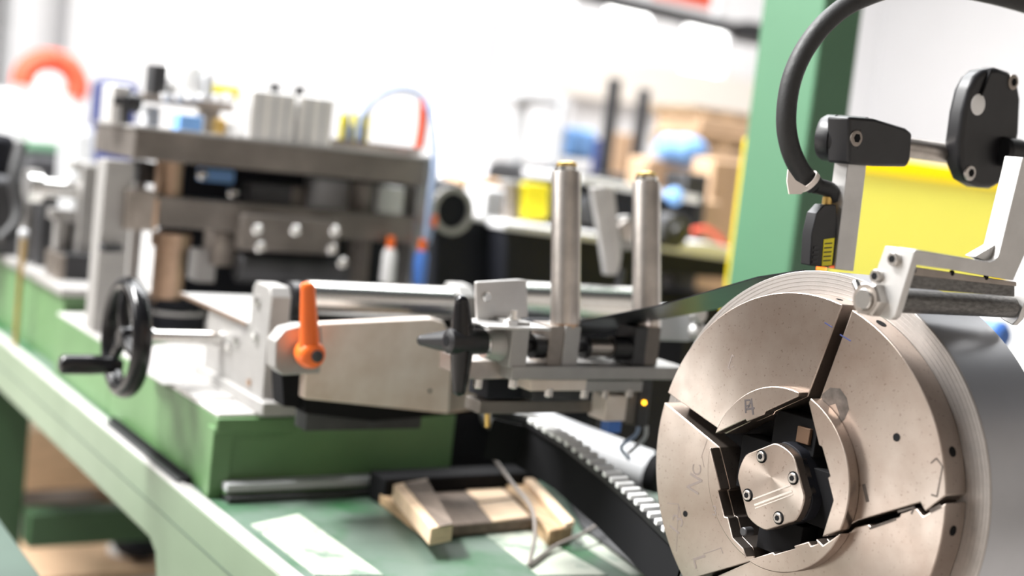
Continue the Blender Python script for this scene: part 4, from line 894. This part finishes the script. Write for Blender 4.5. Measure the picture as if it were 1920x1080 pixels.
# ================================================================== FAR HALL
def far(name, l, t, r, b, D, dy, m, parent, bev=.01, z0f=None):
    Y = P((l + r) / 2, (t + b) / 2, D=D).y; return fb_(name, l, t, r, b, Y, dy, m, parent, bev, z0f)
YWall = 14.5
for i, (l, t, r, b) in enumerate(((962, -40, 1046, 88), (1127, 14, 1208, 118), (1274, 50, 1350, 155), (812, 198, 940, 332))):
    x0, x1, z0, z1 = rY(l, t, r, b, YWall)
    wn = struct(MB().box(x0, x1, YWall - .03, YWall, z0, z1).build('window_%d' % (i + 1), 'window_glow', None))
    for xx in (x0 - .06, x1): B(xx, xx + .06, YWall - .08, YWall, z0 - .06, z1 + .06).build('window_frame', 'white_paint', wn)
    for zz_ in (z0 - .06, z1): B(x0, x1, YWall - .08, YWall, zz_, zz_ + .06).build('window_frame', 'white_paint', wn)
for i, (l, r) in enumerate(((0, 16), (120, 150), (860, 890), (930, 960), (1060, 1078))):
    x0, x1 = P(l, 150, Y=14.2).x, P(r, 150, Y=14.2).x
    struct(B(x0, x1, 14.2, 14.5, 0, 6.5).build('trim_%d' % (i + 1), 'wall_grey' if i != 0 else 'painted_grey', None))
x0, x1, z0, z1 = rY(1050, 125, 1440, 205, 14.3); struct(B(x0, x1 + 1, 14.1, 14.4, z0, z1).build('trim_9', 'wall_tan', None))
# overhead crane rail
a, b = P(1085, -12, D=8.0), P(1422, 66, D=8.6)
cr_ = thing('crane_rail', 'dark overhead crane rail running across the top of the hall', 'rail', a.lerp(b, .5))
d = (b - a).normalized(); s_ = d.cross(Vector((0, 0, 1))).normalized()
MB().obox(a.lerp(b, .5) - d * 1.0, d * ((b - a).length / 2 + 1.0), s_ * .06, (0, 0, .035)).build('beam_web', 'dark_metal', cr_); MB().obox(b - d * .05, d * .1, s_ * .1, (0, 0, .06)).build('end_stop', 'dark_metal', cr_)
x0 = a.lerp(b, .5)
for t in (.05, .75): q = a.lerp(b, t); B(q.x - .03, q.x + .03, q.y - .03, q.y + .03, q.z, 7.0).build('hanger', 'white_paint', cr_)
rs = far('red_sign', 1230, -30, 1350, 8, 9.0, .05, 'red', None); tag(rs, 'red panel high above the crane rail at the top edge', 'panel')
# forklift
DF = 6.0
fk = thing('forklift', 'grey forklift with two dark upright mast rails and overhead guard', 'forklift', Vector((P(1150, 320, D=DF).x, P(1150, 320, D=DF).y, 0)))
for l, r, t in ((1134, 1156, 145), (1192, 1212, 165)): far('mast_rail', l, t, r, 350, DF, .03, 'dark_metal', fk, .01, z0f=.1)
far('carriage', 1128, 330, 1218, 352, DF - .05, .08, 'dark_metal', fk); far('tilt_cylinder', 1122, 260, 1134, 330, DF + .1, .06, 'navy', fk)
for l, r in ((972, 984), (1046, 1058)): far('guard_post', l, 190, r, 350, DF + .3, .06, 'painted_grey', fk, .01)
far('guard_roof', 972, 180, 1066, 196, DF + .25, .3, 'painted_grey', fk, .01); far('seat', 1070, 240, 1120, 300, DF + .5, .1, 'sky_blue', fk, .03)
far('body', 980, 318, 1200, 480, DF + .25, .4, 'dark_metal', fk, .05, z0f=.15)
for px in (1010, 1170):
    q = P(px, 420, D=DF + .2); MB().lathe((q.x, q.y, .22), (0, 1, 0), [(0, .20), (.02, .22), (.16, .22), (.18, .2)], 28).build('wheel', 'rubber', fk)
# stacks and boxes on the right
k = 0
for (l, t, r, b, D, m, lab) in ((1300, 208, 1425, 224, 6.3, 'wood', 'topmost pallet on the stack beside the green column'), (1310, 224, 1430, 264, 6.3, 'cardboard', 'long cardboard carton just under the topmost pallet'), (1300, 264, 1425, 284, 6.3, 'wood', 'middle pallet of the stack beside the green column'), (1315, 284, 1430, 330, 6.3, 'cardboard', 'large cardboard carton at the bottom of the pallet stack')):
    Y = P((l + r) / 2, (t + b) / 2, D=D).y
    if m == 'wood':
        x0, x1, z0, z1 = rY(l, t, r, b, Y); pt = thing('pallet', lab, 'pallet', ((x0 + x1) / 2, Y + .4, z0), group='stacked pallets')
        for j in range(3): B(x0, x1, Y + j * .12, Y + j * .12 + .09, z1 - .02, z1).build('plank', 'wood', pt)
        for j in range(3): xx = x0 + (x1 - x0) * (.02 + .4 * j); B(xx, xx + .06, Y, Y + .33, z0, z1 - .02).build('bearer', 'wood', pt)
    else:
        o = fb_('carton', l, t, r, b, Y, .33, m, None, .01, z0f=0 if b > 300 else None); tag(o, lab, 'carton')
for (l, t, r, b, D, m, nm, lab, cat) in ((1285, 325, 1330, 372, 4.35, 'dark_metal', 'machine_box', 'dark metal box below the blue wrapped bundle', 'box'), (1210, 300, 1300, 345, 5.4, 'cardboard', 'carton', 'brown carton left of the dark metal box', 'carton'),
        (1330, 300, 1395, 420, 5.0, 'cardboard', 'carton', 'pale brown carton beside the yellow guard rail', 'carton'), (1300, 375, 1350, 450, 4.7, 'cardboard', 'carton', 'low pale carton right of the black machine', 'carton'),
        (860, 335, 960, 420, 4.6, 'cardboard', 'carton', 'wide carton behind the black machine, right of the press', 'carton'), (1150, 250, 1195, 330, 7.0, 'cardboard', 'carton', 'upright carton seen between the forklift mast rails', 'carton'), (905, 352, 948, 400, 4.3, 'white_paint', 'control_box', 'small white control box left of the brown post', 'box')):
    o = far(nm, l, t, r, b, D, .12, m, None, .012, z0f=0); tag(o, lab, cat)
q = P(1285, 282, D=5.4); bb = MB().sphere(q, .10, 24, (1.0, .9, .65)).sphere(q + Vector((-.07, .02, .0)), .06, 20).build('wrapped_bundle', 'sky_blue', None, smooth=80); tag(bb, 'blue film-wrapped bundle lying in front of the pallet stack', 'bundle')
q = P(840, 378, D=3.2); mo = thing('round_motor', 'round dark motor with pale rim right of the press', 'motor', q)
MB().lathe(q + Vector((0, .1, -.02)), (0, -1, 0), [(0, .07), (.1, .07), (.12, .055)], 28).build('drum', 'black_paint', mo); MB().ring(q + Vector((0, -.02, -.02)), (0, -1, 0), .045, .06, .01, 28).build('rim', 'aluminium_matt', mo)
# left background
DL = 6.4
q = P(95, 150, D=DL); YLb = q.y
ra_ = thing('red_arch', 'bright red arched lifting frame behind the far machines', 'frame', Vector((q.x, q.y, 0)))
rw = P(145, 150, Y=YLb).x - P(95, 150, Y=YLb).x; arcpts = [(q.x + rw * 1.02 * math.cos(math.radians(a_)), YLb, q.z + rw * .92 * math.sin(math.radians(a_)) - .02) for a_ in (-25, 5, 40, 65, 90, 115, 140, 165, 190)]
MB().tube(arcpts, .055, 14, 6).build('arch', 'red', ra_); q2 = arcpts[4]; MB().sphere((q2[0], q2[1] - .03, q2[2] + .01), .035, 14).build('pivot', 'red', ra_)
B(q.x + rw - .02, q.x + rw + .02, YLb - .02, YLb + .02, 0, q.z - .03).build('stand', 'white_paint', ra_, bev=.01)
for (l, t, r, b, D, m, nm, lab, cat) in ((62, 120, 150, 330, 6.9, 'white_paint', 'white_cabinet', 'white rounded cabinet under the red arch', 'cabinet'), (188, 150, 260, 300, 5.5, 'navy', 'navy_cabinet', 'dark blue cabinet beside the left air cylinder', 'cabinet'),
        (-60, 165, 36, 330, 6.2, 'white_paint', 'white_drum_case', 'pale white casing at the left edge', 'casing'), (45, 268, 150, 292, 6.0, 'green_column', 'green_crate', 'low green crate on the dark workbench at left', 'crate'), (40, 292, 180, 420, 6.0, 'dark_metal', 'dark_workbench', 'dark grey workbench cabinet beneath the green crate', 'workbench'), (130, 238, 180, 300, 5.2, 'painted_grey', 'grey_case', 'small grey case below the dark blue cabinet', 'case')):
    o = far(nm, l, t, r, b, D, .2, m, None, .03, z0f=0 if b > 295 else None); tag(o, lab, cat)
# pallet and cartons on the floor under the table
q = P(110, 880, Z=.10)
pt = thing('pallet', 'wooden pallet on the floor under the machine table', 'pallet', (q.x, q.y, 0), group='stacked pallets')
for j in range(5): B(q.x - .25, q.x + .65, q.y + j * .2 - .1, q.y + j * .2 + .04, .11, .13).build('plank', 'wood', pt)
for j in range(3): B(q.x - .25 + j * .4, q.x - .15 + j * .4, q.y - .1, q.y + .84, 0, .11).build('bearer', 'wood', pt)
q = P(105, 838, Z=.3); o = B(q.x - .1, q.x + .35, q.y + .1, q.y + .5, .13, .33).build('crate', 'wood_pale', None, bev=.008); tag(o, 'pale wooden crate on the pallet under the table', 'crate')
q = P(265, 1025, Z=.06); o = MB().sphere(q + Vector((0, 0, .02)), .09, 20, (1, 1, .6)).build('dark_bag', 'black_paint', None, smooth=80); tag(o, 'dark crumpled bag on the floor beside the table leg', 'bag')
q = P(235, 1030, Z=.03); o = MB().sphere(q, .06, 14, (.9, 1, .5)).build('white_rag', 'white_plastic', None, smooth=0); tag(o, 'crumpled white rag on the floor next to the dark bag', 'rag')
q0, q1 = P(130, 1000, Z=.02), P(270, 1075, Z=.02); o = B(q0.x - .3, q0.x + .7, q1.y + .02, q0.y - .02, .002, .02).build('cardboard_sheet', 'cardboard', None); tag(o, 'flat cardboard sheet on the floor under the table', 'cardboard')
